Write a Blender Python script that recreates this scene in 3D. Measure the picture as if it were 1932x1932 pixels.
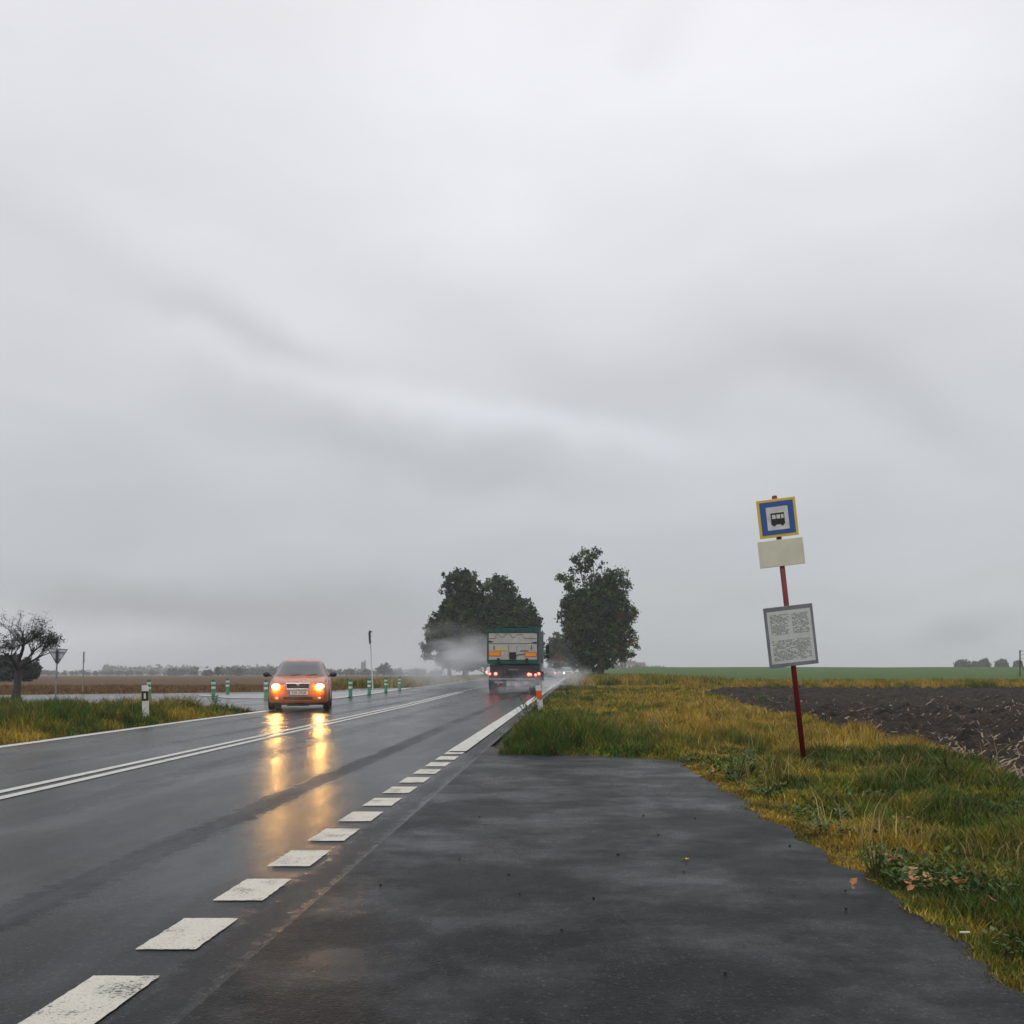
import bpy, bmesh, math, random
import numpy as np
from mathutils import Vector, Matrix

for o in list(bpy.data.objects):
    bpy.data.objects.remove(o)
S = bpy.context.scene
COL = S.collection
R = math.radians
# ------------------------------------------------------------------ camera
F, HY, CX, H = 1896.0, 1265.0, 966.0, 1.12        # focal and horizon in 1932-px picture units, eye height (m)
cd = bpy.data.cameras.new('camera')
cam = bpy.data.objects.new('camera', cd)
COL.objects.link(cam)
cam.location = (0, 0, H)
cam.rotation_euler = (R(90), 0, 0)
cd.sensor_width = 36
cd.lens = 36 * F / 1932
cd.shift_y = (HY - 966) / 1932
cd.clip_start, cd.clip_end = 0.1, 9000
S.camera = cam
S.view_settings.view_transform = 'Standard'
S.view_settings.look = 'None'
S.view_settings.exposure = 0.0
S.view_settings.gamma = 1
S.cycles.volume_bounces = 1
S.cycles.max_bounces = 8
S.cycles.sample_clamp_indirect = 30

# ------------------------------------------------------------------ world
W = bpy.data.worlds.new('World'); S.world = W; W.use_nodes = True
nt = W.node_tree; N = nt.nodes; L = nt.links
for n in list(N): N.remove(n)
def nd(tree, t, **k):
    n = tree.nodes.new(t)
    for a, v in k.items(): setattr(n, a, v)
    return n
def mth(tree, op, a, b=None, c=None, clamp=False):
    n = tree.nodes.new('ShaderNodeMath'); n.operation = op; n.use_clamp = clamp
    for i, v in enumerate((a, b, c)):
        if v is None: continue
        if isinstance(v, (int, float)): n.inputs[i].default_value = v
        else: tree.links.new(v, n.inputs[i])
    return n.outputs[0]
tc = nd(nt, 'ShaderNodeTexCoord')
dirv = tc.outputs['Generated']
sep = nd(nt, 'ShaderNodeSeparateXYZ'); L.new(dirv, sep.inputs[0])
# soft distortion so cloud banks have uneven edges
dn = nd(nt, 'ShaderNodeTexNoise'); dn.inputs['Scale'].default_value = 5; dn.inputs['Detail'].default_value = 3
L.new(dirv, dn.inputs['Vector'])
vs = nd(nt, 'ShaderNodeVectorMath', operation='SUBTRACT'); L.new(dn.outputs['Color'], vs.inputs[0]); vs.inputs[1].default_value = (.5, .5, .5)
vm = nd(nt, 'ShaderNodeVectorMath', operation='SCALE'); L.new(vs.outputs[0], vm.inputs[0]); vm.inputs['Scale'].default_value = .10
va = nd(nt, 'ShaderNodeVectorMath', operation='ADD'); L.new(dirv, va.inputs[0]); L.new(vm.outputs[0], va.inputs[1])
wdir = va.outputs[0]
grad = nd(nt, 'ShaderNodeMapRange'); grad.inputs['From Min'].default_value = 0.0; grad.inputs['From Max'].default_value = .75
grad.inputs['To Min'].default_value = .52; grad.inputs['To Max'].default_value = 1.0
L.new(sep.outputs[2], grad.inputs[0])
val = grad.outputs[0]
def cloud_noise(scale, stretch, tilt, amp, off):
    mp = nd(nt, 'ShaderNodeMapping'); mp.inputs['Rotation'].default_value = (0, tilt, 0)
    mp.inputs['Scale'].default_value = (1, 1, stretch); mp.inputs['Location'].default_value = (off, off, off)
    L.new(wdir, mp.inputs[0])
    n = nd(nt, 'ShaderNodeTexNoise'); n.inputs['Scale'].default_value = scale; n.inputs['Detail'].default_value = 3; n.inputs['Roughness'].default_value = .45
    L.new(mp.outputs[0], n.inputs['Vector'])
    return mth(nt, 'MULTIPLY', mth(nt, 'SUBTRACT', n.outputs['Fac'], .5), amp)
val = mth(nt, 'ADD', val, cloud_noise(2.2, 2.6, .12, .20, 3.1))
val = mth(nt, 'ADD', val, cloud_noise(6.0, 3.0, .15, .09, 7.7))
def bank(px, py, a, b, tilt, amp):
    """a cloud bank, and once a windscreen smear: a soft elongated patch of sky in one direction"""
    global val
    d = Vector(((px - CX) / F, 1, (HY - py) / F)); ln = d.length; d.normalize()
    mp = nd(nt, 'ShaderNodeMapping', vector_type='TEXTURE')
    mp.inputs['Location'].default_value = d
    mp.inputs['Rotation'].default_value = (0, R(tilt), 0)
    mp.inputs['Scale'].default_value = (a / F, .5, b / F)
    L.new(wdir, mp.inputs[0])
    le = nd(nt, 'ShaderNodeVectorMath', operation='LENGTH'); L.new(mp.outputs[0], le.inputs[0])
    mr = nd(nt, 'ShaderNodeMapRange', interpolation_type='SMOOTHSTEP')
    mr.inputs['From Min'].default_value = 1.5; mr.inputs['From Max'].default_value = 0
    mr.inputs['To Min'].default_value = 0; mr.inputs['To Max'].default_value = amp
    L.new(le.outputs['Value'], mr.inputs[0])
    val = mth(nt, 'ADD', val, mr.outputs[0])
for b in [(470, 640, 170, 42, 15, -.09), (800, 860, 380, 62, 9, -.10), (1330, 700, 480, 66, 2, -.075), (1700, 770, 200, 55, 22, -.07),
          (130, 480, 280, 80, 15, -.06), (150, 960, 330, 130, 5, -.07), (190, 1108, 190, 45, 10, -.10), (1820, 1190, 70, 40, 0, -.10),  # lowest left patch: windscreen grime put in as a dark cloud
          (1270, 65, 60, 60, 30, -.05), (600, 1190, 380, 110, 0, -.10), (900, 775, 560, 34, 9, .09), (130, 1180, 260, 42, 8, .12),
          (850, 250, 480, 190, -8, .11), (1650, 280, 380, 180, 12, .10), (500, 560, 300, 70, 12, .06), (1250, 480, 340, 90, 5, .05), (1250, 930, 300, 90, 0, .03), (1750, 1000, 330, 200, 0, .05)]:
    bank(*b)
cr = nd(nt, 'ShaderNodeCombineColor')
warm = nd(nt, 'ShaderNodeMapRange'); warm.inputs['From Max'].default_value = .55; warm.inputs['To Min'].default_value = .935; warm.inputs['To Max'].default_value = .985
L.new(sep.outputs[2], warm.inputs[0])
L.new(mth(nt, 'MULTIPLY', val, warm.outputs[0]), cr.inputs[0]); L.new(mth(nt, 'MULTIPLY', val, .98), cr.inputs[1]); L.new(mth(nt, 'MULTIPLY', val, 1.03), cr.inputs[2])
sky = nd(nt, 'ShaderNodeTexSky', sky_type='NISHITA'); sky.sun_disc = False
SUN_EL, SUN_ROT = R(55), R(200)
sky.sun_elevation = SUN_EL; sky.sun_rotation = SUN_ROT
b1 = nd(nt, 'ShaderNodeBackground'); b1.inputs[1].default_value = 1.0; L.new(cr.outputs[0], b1.inputs[0])
b2 = nd(nt, 'ShaderNodeBackground'); b2.inputs[1].default_value = 0.10; L.new(sky.outputs[0], b2.inputs[0])
mx = nd(nt, 'ShaderNodeMixShader'); mx.inputs[0].default_value = .04     # the cloud deck hides nearly all of the clear sky
L.new(b1.outputs[0], mx.inputs[1]); L.new(b2.outputs[0], mx.inputs[2])
wo = nd(nt, 'ShaderNodeOutputWorld'); L.new(mx.outputs[0], wo.inputs[0])
# ------------------------------------------------------------------ sun (overcast)
sl = bpy.data.lights.new('sun', 'SUN'); sl.energy = .5; sl.angle = R(25); sl.color = (1, .97, .93)
so = bpy.data.objects.new('sun', sl); COL.objects.link(so)
so.rotation_euler = (R(90) - SUN_EL, 0, math.pi - SUN_ROT)

# ------------------------------------------------------------------ helpers
def P(px, py, z=0.0):
    Y = F * (H - z) / (py - HY)
    return ((px - CX) / F * Y, Y)
RD = .0637                                            # road direction: dx per metre of y
def sm(a, b, x):
    t = np.clip((np.asarray(x, float) - a) / (b - a), 0, 1); return t * t * (3 - 2 * t)
rs = np.random.RandomState(7)
def vnoise(x, y, seed=0):
    x = np.asarray(x, float); y = np.asarray(y, float)
    xi = np.floor(x).astype(np.int64); yi = np.floor(y).astype(np.int64)
    fx = x - xi; fy = y - yi; fx = fx * fx * (3 - 2 * fx); fy = fy * fy * (3 - 2 * fy)
    def h(a, b):
        n = (a * 374761393 + b * 668265263 + seed * 1442695041) & 0x7fffffff
        n = ((n ^ (n >> 13)) * 1274126177) & 0x7fffffff
        return ((n ^ (n >> 16)) & 0xffff) / 65535.0
    return (h(xi, yi) * (1 - fx) + h(xi + 1, yi) * fx) * (1 - fy) + (h(xi, yi + 1) * (1 - fx) + h(xi + 1, yi + 1) * fx) * fy
def fbm(x, y, seed=0, o=4):
    v = 0; a = .5; t = 0
    for i in range(o):
        v = v + a * vnoise(np.asarray(x) * 2 ** i, np.asarray(y) * 2 ** i, seed + i); t += a; a *= .5
    return v / t

def T(x, y):
    x = np.asarray(x, float); y = np.asarray(y, float)
    s = x - RD * y
    r = sm(5, 25, s) * (.35 * sm(60, 150, y) + (1.95 + .5 * (fbm(x / 45, y / 45, 3, 3) - .5)) * sm(150, 380, y))
    l = sm(12, 40, -s) * (-.00405 * np.maximum(0, y - 55))
    return r + l
def tag(o, label=None, cat=None, group=None, kind=None):
    if label: o['label'] = label
    if cat: o['category'] = cat
    if group: o['group'] = group
    if kind: o['kind'] = kind
    return o
def empty(name, loc, rz=0, label=None, cat=None, group=None):
    o = bpy.data.objects.new(name, None); COL.objects.link(o)
    o.location = loc; o.rotation_euler = (0, 0, rz); o.empty_display_size = .2
    return tag(o, label, cat, group)
def link(name, me, mats, parent=None, smooth=False):
    for m in (mats if isinstance(mats, (list, tuple)) else [mats]): me.materials.append(m)
    o = bpy.data.objects.new(name, me); COL.objects.link(o)
    if parent is not None: o.parent = parent
    if smooth:
        for p in me.polygons: p.use_smooth = True
    return o
class MB:
    def __init__(s): s.v = []; s.f = []; s.m = []
    def add(s, vs, fs, m=0):
        b = len(s.v); s.v += [tuple(v) for v in vs]; s.f += [tuple(b + i for i in f) for f in fs]; s.m += [m] * len(fs); return s
    def box(s, x0, x1, y0, y1, z0, z1, m=0, bev=0.0, rot=None, c=None):
        if bev > 0:
            e = bev
            vs = []
            bm = bmesh.new(); bmesh.ops.create_cube(bm, size=1)
            for v in bm.verts: v.co = Vector(((x0 + x1) / 2 + v.co.x * (x1 - x0), (y0 + y1) / 2 + v.co.y * (y1 - y0), (z0 + z1) / 2 + v.co.z * (z1 - z0)))
            bmesh.ops.bevel(bm, geom=bm.edges[:], offset=e, segments=2, profile=.5, affect='EDGES')
            bm.verts.index_update(); vs = [v.co.copy() for v in bm.verts]; fs = [[v.index for v in f.verts] for f in bm.faces]; bm.free()
        else:
            vs = [Vector(p) for p in ((x0,y0,z0),(x1,y0,z0),(x1,y1,z0),(x0,y1,z0),(x0,y0,z1),(x1,y0,z1),(x1,y1,z1),(x0,y1,z1))]
            fs = [(0,3,2,1),(4,5,6,7),(0,1,5,4),(1,2,6,5),(2,3,7,6),(3,0,4,7)]
        if rot is not None:
            c = Vector(c); vs = [c + rot @ (v - c) for v in vs]
        return s.add(vs, fs, m)
    def tube(s, pts, rad, n=8, m=0, cap=True):
        pts = [Vector(p) for p in pts]
        if not isinstance(rad, (list, tuple)): rad = [rad] * len(pts)
        b = len(s.v); prev = None
        for i, p in enumerate(pts):
            d = (pts[min(i + 1, len(pts) - 1)] - pts[max(i - 1, 0)]).normalized()
            if prev is None:
                a = Vector((0, 0, 1)) if abs(d.z) < .9 else Vector((1, 0, 0))
                u = d.cross(a).normalized()
            else:
                u = (prev - d * prev.dot(d)).normalized()
            prev = u; w = d.cross(u)
            for k in range(n):
                an = 2 * math.pi * k / n
                s.v.append(tuple(p + (u * math.cos(an) + w * math.sin(an)) * rad[i]))
        for i in range(len(pts) - 1):
            for k in range(n):
                k2 = (k + 1) % n
                s.f.append((b + i*n + k, b + i*n + k2, b + (i+1)*n + k2, b + (i+1)*n + k)); s.m.append(m)
        if cap:
            s.f.append(tuple(b + k for k in range(n))[::-1]); s.m.append(m)
            e = b + (len(pts) - 1) * n
            s.f.append(tuple(e + k for k in range(n))); s.m.append(m)
        return s
    def ell(s, c, r, nu=14, nv=9, m=0):
        b = len(s.v); vs = []; fs = []
        for j in range(1, nv):
            t = math.pi * j / nv
            for i in range(nu):
                p = 2 * math.pi * i / nu
                vs.append((c[0] + r[0]*math.sin(t)*math.cos(p), c[1] + r[1]*math.sin(t)*math.sin(p), c[2] + r[2]*math.cos(t)))
        vs += [(c[0], c[1], c[2] + r[2]), (c[0], c[1], c[2] - r[2])]; a0 = len(vs) - 2; a1 = len(vs) - 1
        for j in range(nv - 2):
            for i in range(nu):
                i2 = (i + 1) % nu; fs.append((j*nu+i, (j+1)*nu+i, (j+1)*nu+i2, j*nu+i2))
        for i in range(nu):
            i2 = (i + 1) % nu; fs.append((a0, i, i2)); fs.append((a1, (nv-2)*nu+i2, (nv-2)*nu+i))
        return s.add(vs, fs, m)
    def prism(s, poly, y0, y1, m=0):
        """polygon in x,z given thickness along y"""
        n = len(poly)
        vs = [(x, y0, z) for x, z in poly] + [(x, y1, z) for x, z in poly]
        fs = [tuple(range(n)), tuple(range(2*n-1, n-1, -1))] + [(i, n+i, n+(i+1)%n, (i+1)%n) for i in range(n)]
        return s.add(vs, fs, m)
    def build(s, name, mats, parent=None, smooth=False):
        me = bpy.data.meshes.new(name); me.from_pydata(s.v, [], s.f); me.update()
        o = link(name, me, mats, parent, smooth)
        for p, mi in zip(me.polygons, s.m): p.material_index = mi
        return o
def np_mesh(name, verts, faces_flat, sizes, mats, parent=None, colors=None):
    me = bpy.data.meshes.new(name)
    nv = len(verts); nf = len(sizes)
    me.vertices.add(nv); me.vertices.foreach_set('co', np.asarray(verts, np.float32).ravel())
    me.loops.add(len(faces_flat)); me.loops.foreach_set('vertex_index', np.asarray(faces_flat, np.int32))
    me.polygons.add(nf)
    st = np.concatenate(([0], np.cumsum(sizes)[:-1])).astype(np.int32)
    me.polygons.foreach_set('loop_start', st)
    me.update(calc_edges=True); me.validate()
    if colors is not None:
        a = me.attributes.new('tint', 'FLOAT_COLOR', 'POINT')
        c = np.ones((nv, 4), np.float32); c[:, :3] = colors
        a.data.foreach_set('color', c.ravel())
    return link(name, me, mats, parent)

# ------------------------------------------------------------------ materials
def mat(name, col, rough=.6, metal=0, emit=None, es=0, spec=.5, coat=0):
    m = bpy.data.materials.new(name); m.use_nodes = True
    b = m.node_tree.nodes['Principled BSDF']
    b.inputs['Base Color'].default_value = (*col, 1); b.inputs['Roughness'].default_value = rough
    b.inputs['Metallic'].default_value = metal; b.inputs['Specular IOR Level'].default_value = spec
    b.inputs['Coat Weight'].default_value = coat; b.inputs['Coat Roughness'].default_value = .1
    if emit: b.inputs['Emission Color'].default_value = (*emit, 1); b.inputs['Emission Strength'].default_value = es
    return m
def worn(name, c1, c2, scale=4, rough=(.4, .7), bump=.0, stretch=(1, 1, 1), metal=0, coat=0, detail=6, spec=.5):
    """two-tone procedural surface: dirt or wear over a paint"""
    m = mat(name, c1, .5, metal, coat=coat, spec=spec); t = m.node_tree; b = t.nodes['Principled BSDF']
    tcn = t.nodes.new('ShaderNodeTexCoord'); mp = t.nodes.new('ShaderNodeMapping'); mp.inputs['Scale'].default_value = stretch
    t.links.new(tcn.outputs['Object'], mp.inputs[0])
    n = t.nodes.new('ShaderNodeTexNoise'); n.inputs['Scale'].default_value = scale; n.inputs['Detail'].default_value = detail; n.inputs['Roughness'].default_value = .65
    t.links.new(mp.outputs[0], n.inputs['Vector'])
    cr_ = t.nodes.new('ShaderNodeValToRGB'); cr_.color_ramp.elements[0].position = .38; cr_.color_ramp.elements[1].position = .66
    cr_.color_ramp.elements[0].color = (*c1, 1); cr_.color_ramp.elements[1].color = (*c2, 1)
    t.links.new(n.outputs['Fac'], cr_.inputs[0]); t.links.new(cr_.outputs[0], b.inputs['Base Color'])
    mr = t.nodes.new('ShaderNodeMapRange'); mr.inputs['To Min'].default_value = rough[0]; mr.inputs['To Max'].default_value = rough[1]
    t.links.new(n.outputs['Fac'], mr.inputs[0]); t.links.new(mr.outputs[0], b.inputs['Roughness'])
    if bump:
        bp = t.nodes.new('ShaderNodeBump'); bp.inputs['Strength'].default_value = bump; bp.inputs['Distance'].default_value = .02
        t.links.new(n.outputs['Fac'], bp.inputs['Height']); t.links.new(bp.outputs[0], b.inputs['Normal'])
    return m
def tinted(name, rough=.6, trans=.25, spec=.3):
    m = bpy.data.materials.new(name); m.use_nodes = True; t = m.node_tree; b = t.nodes['Principled BSDF']
    a = t.nodes.new('ShaderNodeAttribute'); a.attribute_name = 'tint'
    t.links.new(a.outputs['Color'], b.inputs['Base Color']); b.inputs['Roughness'].default_value = rough
    b.inputs['Specular IOR Level'].default_value = spec
    tr = t.nodes.new('ShaderNodeBsdfTranslucent'); t.links.new(a.outputs['Color'], tr.inputs[0])
    mxn = t.nodes.new('ShaderNodeMixShader'); mxn.inputs[0].default_value = trans
    t.links.new(b.outputs[0], mxn.inputs[1]); t.links.new(tr.outputs[0], mxn.inputs[2])
    t.links.new(mxn.outputs[0], t.nodes['Material Output'].inputs[0])
    return m

def asphalt(name, base=(.011, .0118, .0125), ruts=True, spec0=.07, r0=.13, r1=.40, wet=.0):
    m = bpy.data.materials.new(name); m.use_nodes = True; t = m.node_tree; b = t.nodes['Principled BSDF']; K = t.links
    tcn = t.nodes.new('ShaderNodeTexCoord')
    sp = t.nodes.new('ShaderNodeSeparateXYZ'); K.new(tcn.outputs['Object'], sp.inputs[0])
    lat = mth(t, 'SUBTRACT', sp.outputs[0], mth(t, 'MULTIPLY', sp.outputs[1], RD))        # metres across the road
    cb = t.nodes.new('ShaderNodeCombineXYZ'); K.new(lat, cb.inputs[0]); K.new(mth(t, 'MULTIPLY', sp.outputs[1], .28), cb.inputs[1])
    cbn = t.nodes.new('ShaderNodeCombineXYZ'); K.new(mth(t, 'MULTIPLY', sp.outputs[0], .62), cbn.inputs[0]); K.new(mth(t, 'MULTIPLY', sp.outputs[1], .62), cbn.inputs[1]); cb2 = cbn.outputs[0]
    def noise(vec, sc, det, ro=.6):
        n = t.nodes.new('ShaderNodeTexNoise'); n.inputs['Scale'].default_value = sc; n.inputs['Detail'].default_value = det; n.inputs['Roughness'].default_value = ro
        K.new(vec, n.inputs['Vector']); return n.outputs['Fac']
    big = noise(cb.outputs[0], .55, 5, .6)
    mid = noise(cb.outputs[0], 2.6, 5, .6)
    fine = noise(tcn.outputs['Object'], 55, 4, .75)
    grit = noise(tcn.outputs['Object'], 120, 2, .7)
    dry = mth(t, 'ADD', mth(t, 'MULTIPLY', big, .75), mth(t, 'MULTIPLY', mid, .35))
    if not ruts:       # puddled and drained patches of the lay-by
        dry = mth(t, 'ADD', dry, mth(t, 'MULTIPLY', mth(t, 'SUBTRACT', noise(cb2, 3.0, 6, .7), .5), .9))
    def band(c, w, amp):
        mr = t.nodes.new('ShaderNodeMapRange'); mr.interpolation_type = 'SMOOTHSTEP'
        wob = mth(t, 'ADD', mth(t, 'ADD', lat, mth(t, 'MULTIPLY', mth(t, 'SUBTRACT', mid, .5), .16)), mth(t, 'MULTIPLY', mth(t, 'SUBTRACT', noise(tcn.outputs['Object'], 9, 4, .8), .5), .36))
        K.new(mth(t, 'ABSOLUTE', mth(t, 'SUBTRACT', wob, c)), mr.inputs[0])
        mr.inputs['From Min'].default_value = w; mr.inputs['From Max'].default_value = w * .35
        mr.inputs['To Min'].default_value = 0; mr.inputs['To Max'].default_value = amp
        return mr.outputs[0]
    if ruts:
        for c, w, a in ((-2.56, .19, .5), (-4.15, .35, .16), (-1.38, .13, .45), (-6.1, .2, .25), (-7.5, .25, .2), (-5.0, .1, .2)):
            dry = mth(t, 'ADD', dry, band(c, w, a))
    mr = t.nodes.new('ShaderNodeMapRange'); mr.inputs['From Min'].default_value = .38; mr.inputs['From Max'].default_value = .95
    mr.inputs['To Min'].default_value = r0; mr.inputs['To Max'].default_value = r1
    K.new(dry, mr.inputs[0]); K.new(mr.outputs[0], b.inputs['Roughness'])
    ramp = t.nodes.new('ShaderNodeValToRGB'); ramp.color_ramp.elements[0].position = .36; ramp.color_ramp.elements[1].position = .66
    ramp.color_ramp.elements[0].color = (base[0]*.35, base[1]*.35, base[2]*.35, 1); ramp.color_ramp.elements[1].color = (base[0]*2.2, base[1]*2.2, base[2]*2.2, 1)
    K.new(mth(t, 'ADD', mth(t, 'MULTIPLY', grit, .6), mth(t, 'MULTIPLY', mid, .4)), ramp.inputs[0]); vo = t.nodes.new('ShaderNodeTexVoronoi'); vo.inputs['Scale'].default_value = 62; K.new(tcn.outputs['Object'], vo.inputs['Vector'])
    sc_ = t.nodes.new('ShaderNodeSeparateColor'); K.new(vo.outputs['Color'], sc_.inputs[0])      # pale stones in the aggregate
    ston = mth(t, 'MULTIPLY', mth(t, 'GREATER_THAN', sc_.outputs[0], .86), mth(t, 'LESS_THAN', vo.outputs['Distance'], .42))
    mxs = t.nodes.new('ShaderNodeMix'); mxs.data_type = 'RGBA'; K.new(mth(t, 'MULTIPLY', ston, .4), mxs.inputs['Factor']); K.new(ramp.outputs[0], mxs.inputs['A']); mxs.inputs['B'].default_value = (.085, .085, .08, 1)
    K.new(mxs.outputs['Result'], b.inputs['Base Color'])
    bp = t.nodes.new('ShaderNodeBump'); bp.inputs['Distance'].default_value = .009
    pn = noise(cb2 if not ruts else cb.outputs[0], 1.7 if not ruts else 1.1, 6, .68)
    pm = t.nodes.new('ShaderNodeMapRange'); pm.interpolation_type = 'SMOOTHSTEP'; pm.inputs['From Min'].default_value = .42; pm.inputs['From Max'].default_value = .72
    pm.inputs['To Max'].default_value = .62 if not ruts else .6
    K.new(pn, pm.inputs[0]); pud = pm.outputs[0]              # standing water film
    K.new(mth(t, 'SUBTRACT', .46, mth(t, 'MULTIPLY', pud, .32)), bp.inputs['Strength'])
    K.new(mth(t, 'MULTIPLY', mr.outputs[0], mth(t, 'SUBTRACT', 1.0, mth(t, 'MULTIPLY', pud, .5))), b.inputs['Roughness'])
    K.new(mth(t, 'ADD', spec0, mth(t, 'MULTIPLY', pud, .13)), b.inputs['Specular IOR Level'])
    K.new(mth(t, 'ADD', fine, mth(t, 'MULTIPLY', grit, .5)), bp.inputs['Height']); K.new(bp.outputs[0], b.inputs['Normal'])
    return m
M_road = asphalt('wet_asphalt')
M_lay = asphalt('wet_asphalt_layby', (.010, .0108, .0112), ruts=False, spec0=.03, r0=.26, r1=.52)
def paint_mat(name, c, hole=.60):
    m = mat(name, c, .5, spec=.2); t = m.node_tree; b = t.nodes['Principled BSDF']; K = t.links
    tcn = t.nodes.new('ShaderNodeTexCoord')
    def noise(sc, det, ro):
        n = t.nodes.new('ShaderNodeTexNoise'); n.inputs['Scale'].default_value = sc; n.inputs['Detail'].default_value = det; n.inputs['Roughness'].default_value = ro
        K.new(tcn.outputs['Object'], n.inputs['Vector']); return n.outputs['Fac']
    g = noise(75, 3, .8); l = noise(5, 4, .6)
    r_ = t.nodes.new('ShaderNodeValToRGB'); e = r_.color_ramp.elements
    e[0].position = .30; e[0].color = (c[0]*.62, c[1]*.6, c[2]*.55, 1); e[1].position = .5; e[1].color = (*c, 1)
    K.new(g, r_.inputs[0])
    mrn = t.nodes.new('ShaderNodeMapRange'); mrn.inputs['From Min'].default_value = hole; mrn.inputs['From Max'].default_value = hole + .05
    K.new(mth(t, 'ADD', mth(t, 'MULTIPLY', g, .6), mth(t, 'MULTIPLY', l, .42)), mrn.inputs[0])
    mixn = t.nodes.new('ShaderNodeMix'); mixn.data_type = 'RGBA'; K.new(mrn.outputs[0], mixn.inputs['Factor']); K.new(r_.outputs[0], mixn.inputs['A']); mixn.inputs['B'].default_value = (.06, .06, .058, 1)
    K.new(mixn.outputs['Result'], b.inputs['Base Color'])
    bp = t.nodes.new('ShaderNodeBump'); bp.inputs['Strength'].default_value = .6; bp.inputs['Distance'].default_value = .006; K.new(g, bp.inputs['Height']); K.new(bp.outputs[0], b.inputs['Normal'])
    return m
M_paint = paint_mat('road_paint', (.62, .59, .50), .56)
M_lines = paint_mat('line_paint_worn', (.58, .58, .53), .58)
M_isle = worn('pale_concrete', (.26, .27, .27), (.17, .18, .18), 2, (.2, .4), .2)
M_earth = worn('verge_earth', (.045, .04, .02), (.09, .085, .03), 1.5, (.7, .9), .6, detail=9, spec=.1)
M_plough = worn('ploughed_soil', (.016, .0125, .010), (.050, .037, .027), 2.5, (.8, .95), .8, detail=10, spec=.12)
M_stub = worn('stubble', (.085, .052, .030), (.15, .095, .05), .25, (.8, .95), .3, stretch=(1, 3, 1), detail=10, spec=.1)
M_green = worn('young_crop', (.045, .095, .018), (.08, .125, .028), .35, (.8, .95), .3, stretch=(1, 2, 1), detail=10, spec=.1)
M_dryfield = worn('dry_grass', (.16, .11, .03), (.26, .17, .045), .8, (.8, .95), .3, detail=10, spec=.1)
M_grass = tinted('grass_blades', .55, .2)
M_leaf = tinted('leaves', .5, .2)
M_bark = worn('bark', (.035, .03, .026), (.075, .065, .055), 12, (.7, .9), .6, stretch=(1, 1, .3))
M_steel = worn('galvanised_steel', (.34, .35, .36), (.22, .23, .24), 10, (.35, .55), metal=.6)
M_black = mat('black_plastic', (.012, .012, .013), .45)
M_rubber = mat('rubber', (.018, .018, .019), .6)
M_white = worn('white_plastic', (.74, .74, .72), (.52, .52, .48), 8, (.35, .55))
M_green_p = worn('green_plastic', (.0, .20, .085), (.01, .13, .06), 8, (.3, .45))
M_chrome = mat('chrome', (.75, .75, .76), .18, 1)

# ------------------------------------------------------------------ ground
def sheet(name, Ys, left, right, nx, off, m, kind='structure', bump=None, k=1e-4):
    """rows of constant y between two x(y) borders, draped on the terrain"""
    Ys = np.asarray(Ys, float); t = np.linspace(0, 1, nx)
    lx = left(Ys); rx = right(Ys)
    X = lx[:, None] * (1 - t) + rx[:, None] * t; Yg = np.repeat(Ys[:, None], nx, 1)
    Z = T(X, Yg) + off + np.maximum(Yg, 0) * k * (1 if off >= 0 else -8)
    if bump is not None: Z = Z + bump(X, Yg)
    v = np.stack([X, Yg, Z], -1).reshape(-1, 3)
    i = np.arange(len(Ys) - 1)[:, None] * nx + np.arange(nx - 1)[None, :]
    f = np.stack([i, i + 1, i + nx + 1, i + nx], -1).reshape(-1)
    o = np_mesh(name, v, f, np.full(len(f) // 4, 4), m)
    for p in o.data.polygons: p.use_smooth = True
    return tag(o, kind=kind)
def pl(pts):
    pts = sorted(pts); a = np.array(pts, float)
    return lambda y: np.interp(y, a[:, 0], a[:, 1])
def lin(*knots):
    out = []
    for (a, b, n) in knots: out += list(np.linspace(a, b, n, endpoint=False))
    return out + [knots[-1][1]]
sheet('ground', lin((-60, 20, 30), (20, 150, 60), (150, 500, 50), (500, 2400, 40)), lambda y: y * 0 - 2200, lambda y: y * 0 + 2200, 881, -.03, M_earth)

EDGE_L = [(-20, -8.35 - 1.27), (5, -8.35 + .32), (14.5, -7.4), (22.8, -7.02), (27.9, -6.68), (40.8, -6.44), (60.7, -6.1), (100, -4.6), (160, -.6), (300, 10.0), (520, 25.0), (900, 52)]
def edgeR(y): return RD * np.asarray(y, float) - 1.61
road_l = lambda y: pl(EDGE_L)(y) - .22
road_r = lambda y: edgeR(y) + .36
sheet('road', lin((-20, 20, 20), (20, 100, 30), (100, 900, 40)), road_l, road_r, 9, .012, M_road, k=3e-5)
# lay-by
_j = lambda y, a, sd: (fbm(np.asarray(y) * 3.1, np.asarray(y) * 0 + sd, sd, 6) - .5) * a * 1.3
layr = pl([(-20, 1.0), (0, 1.62), (3.5, 1.80), (6.4, 1.90), (8.2, 1.97), (10.8, 1.97), (12.2, 2.0), (12.8, 1.5), (13.3, .5), (13.6, -.2), (14.6, -.28)])
sheet('layby', lin((-20, 3, 20), (3, 14.6, 160)), lambda y: edgeR(y) + .36, lambda y: np.maximum(layr(y) + _j(y, .16, 5), edgeR(y) + .40), 9, .012, M_lay, k=3e-5)
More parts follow.
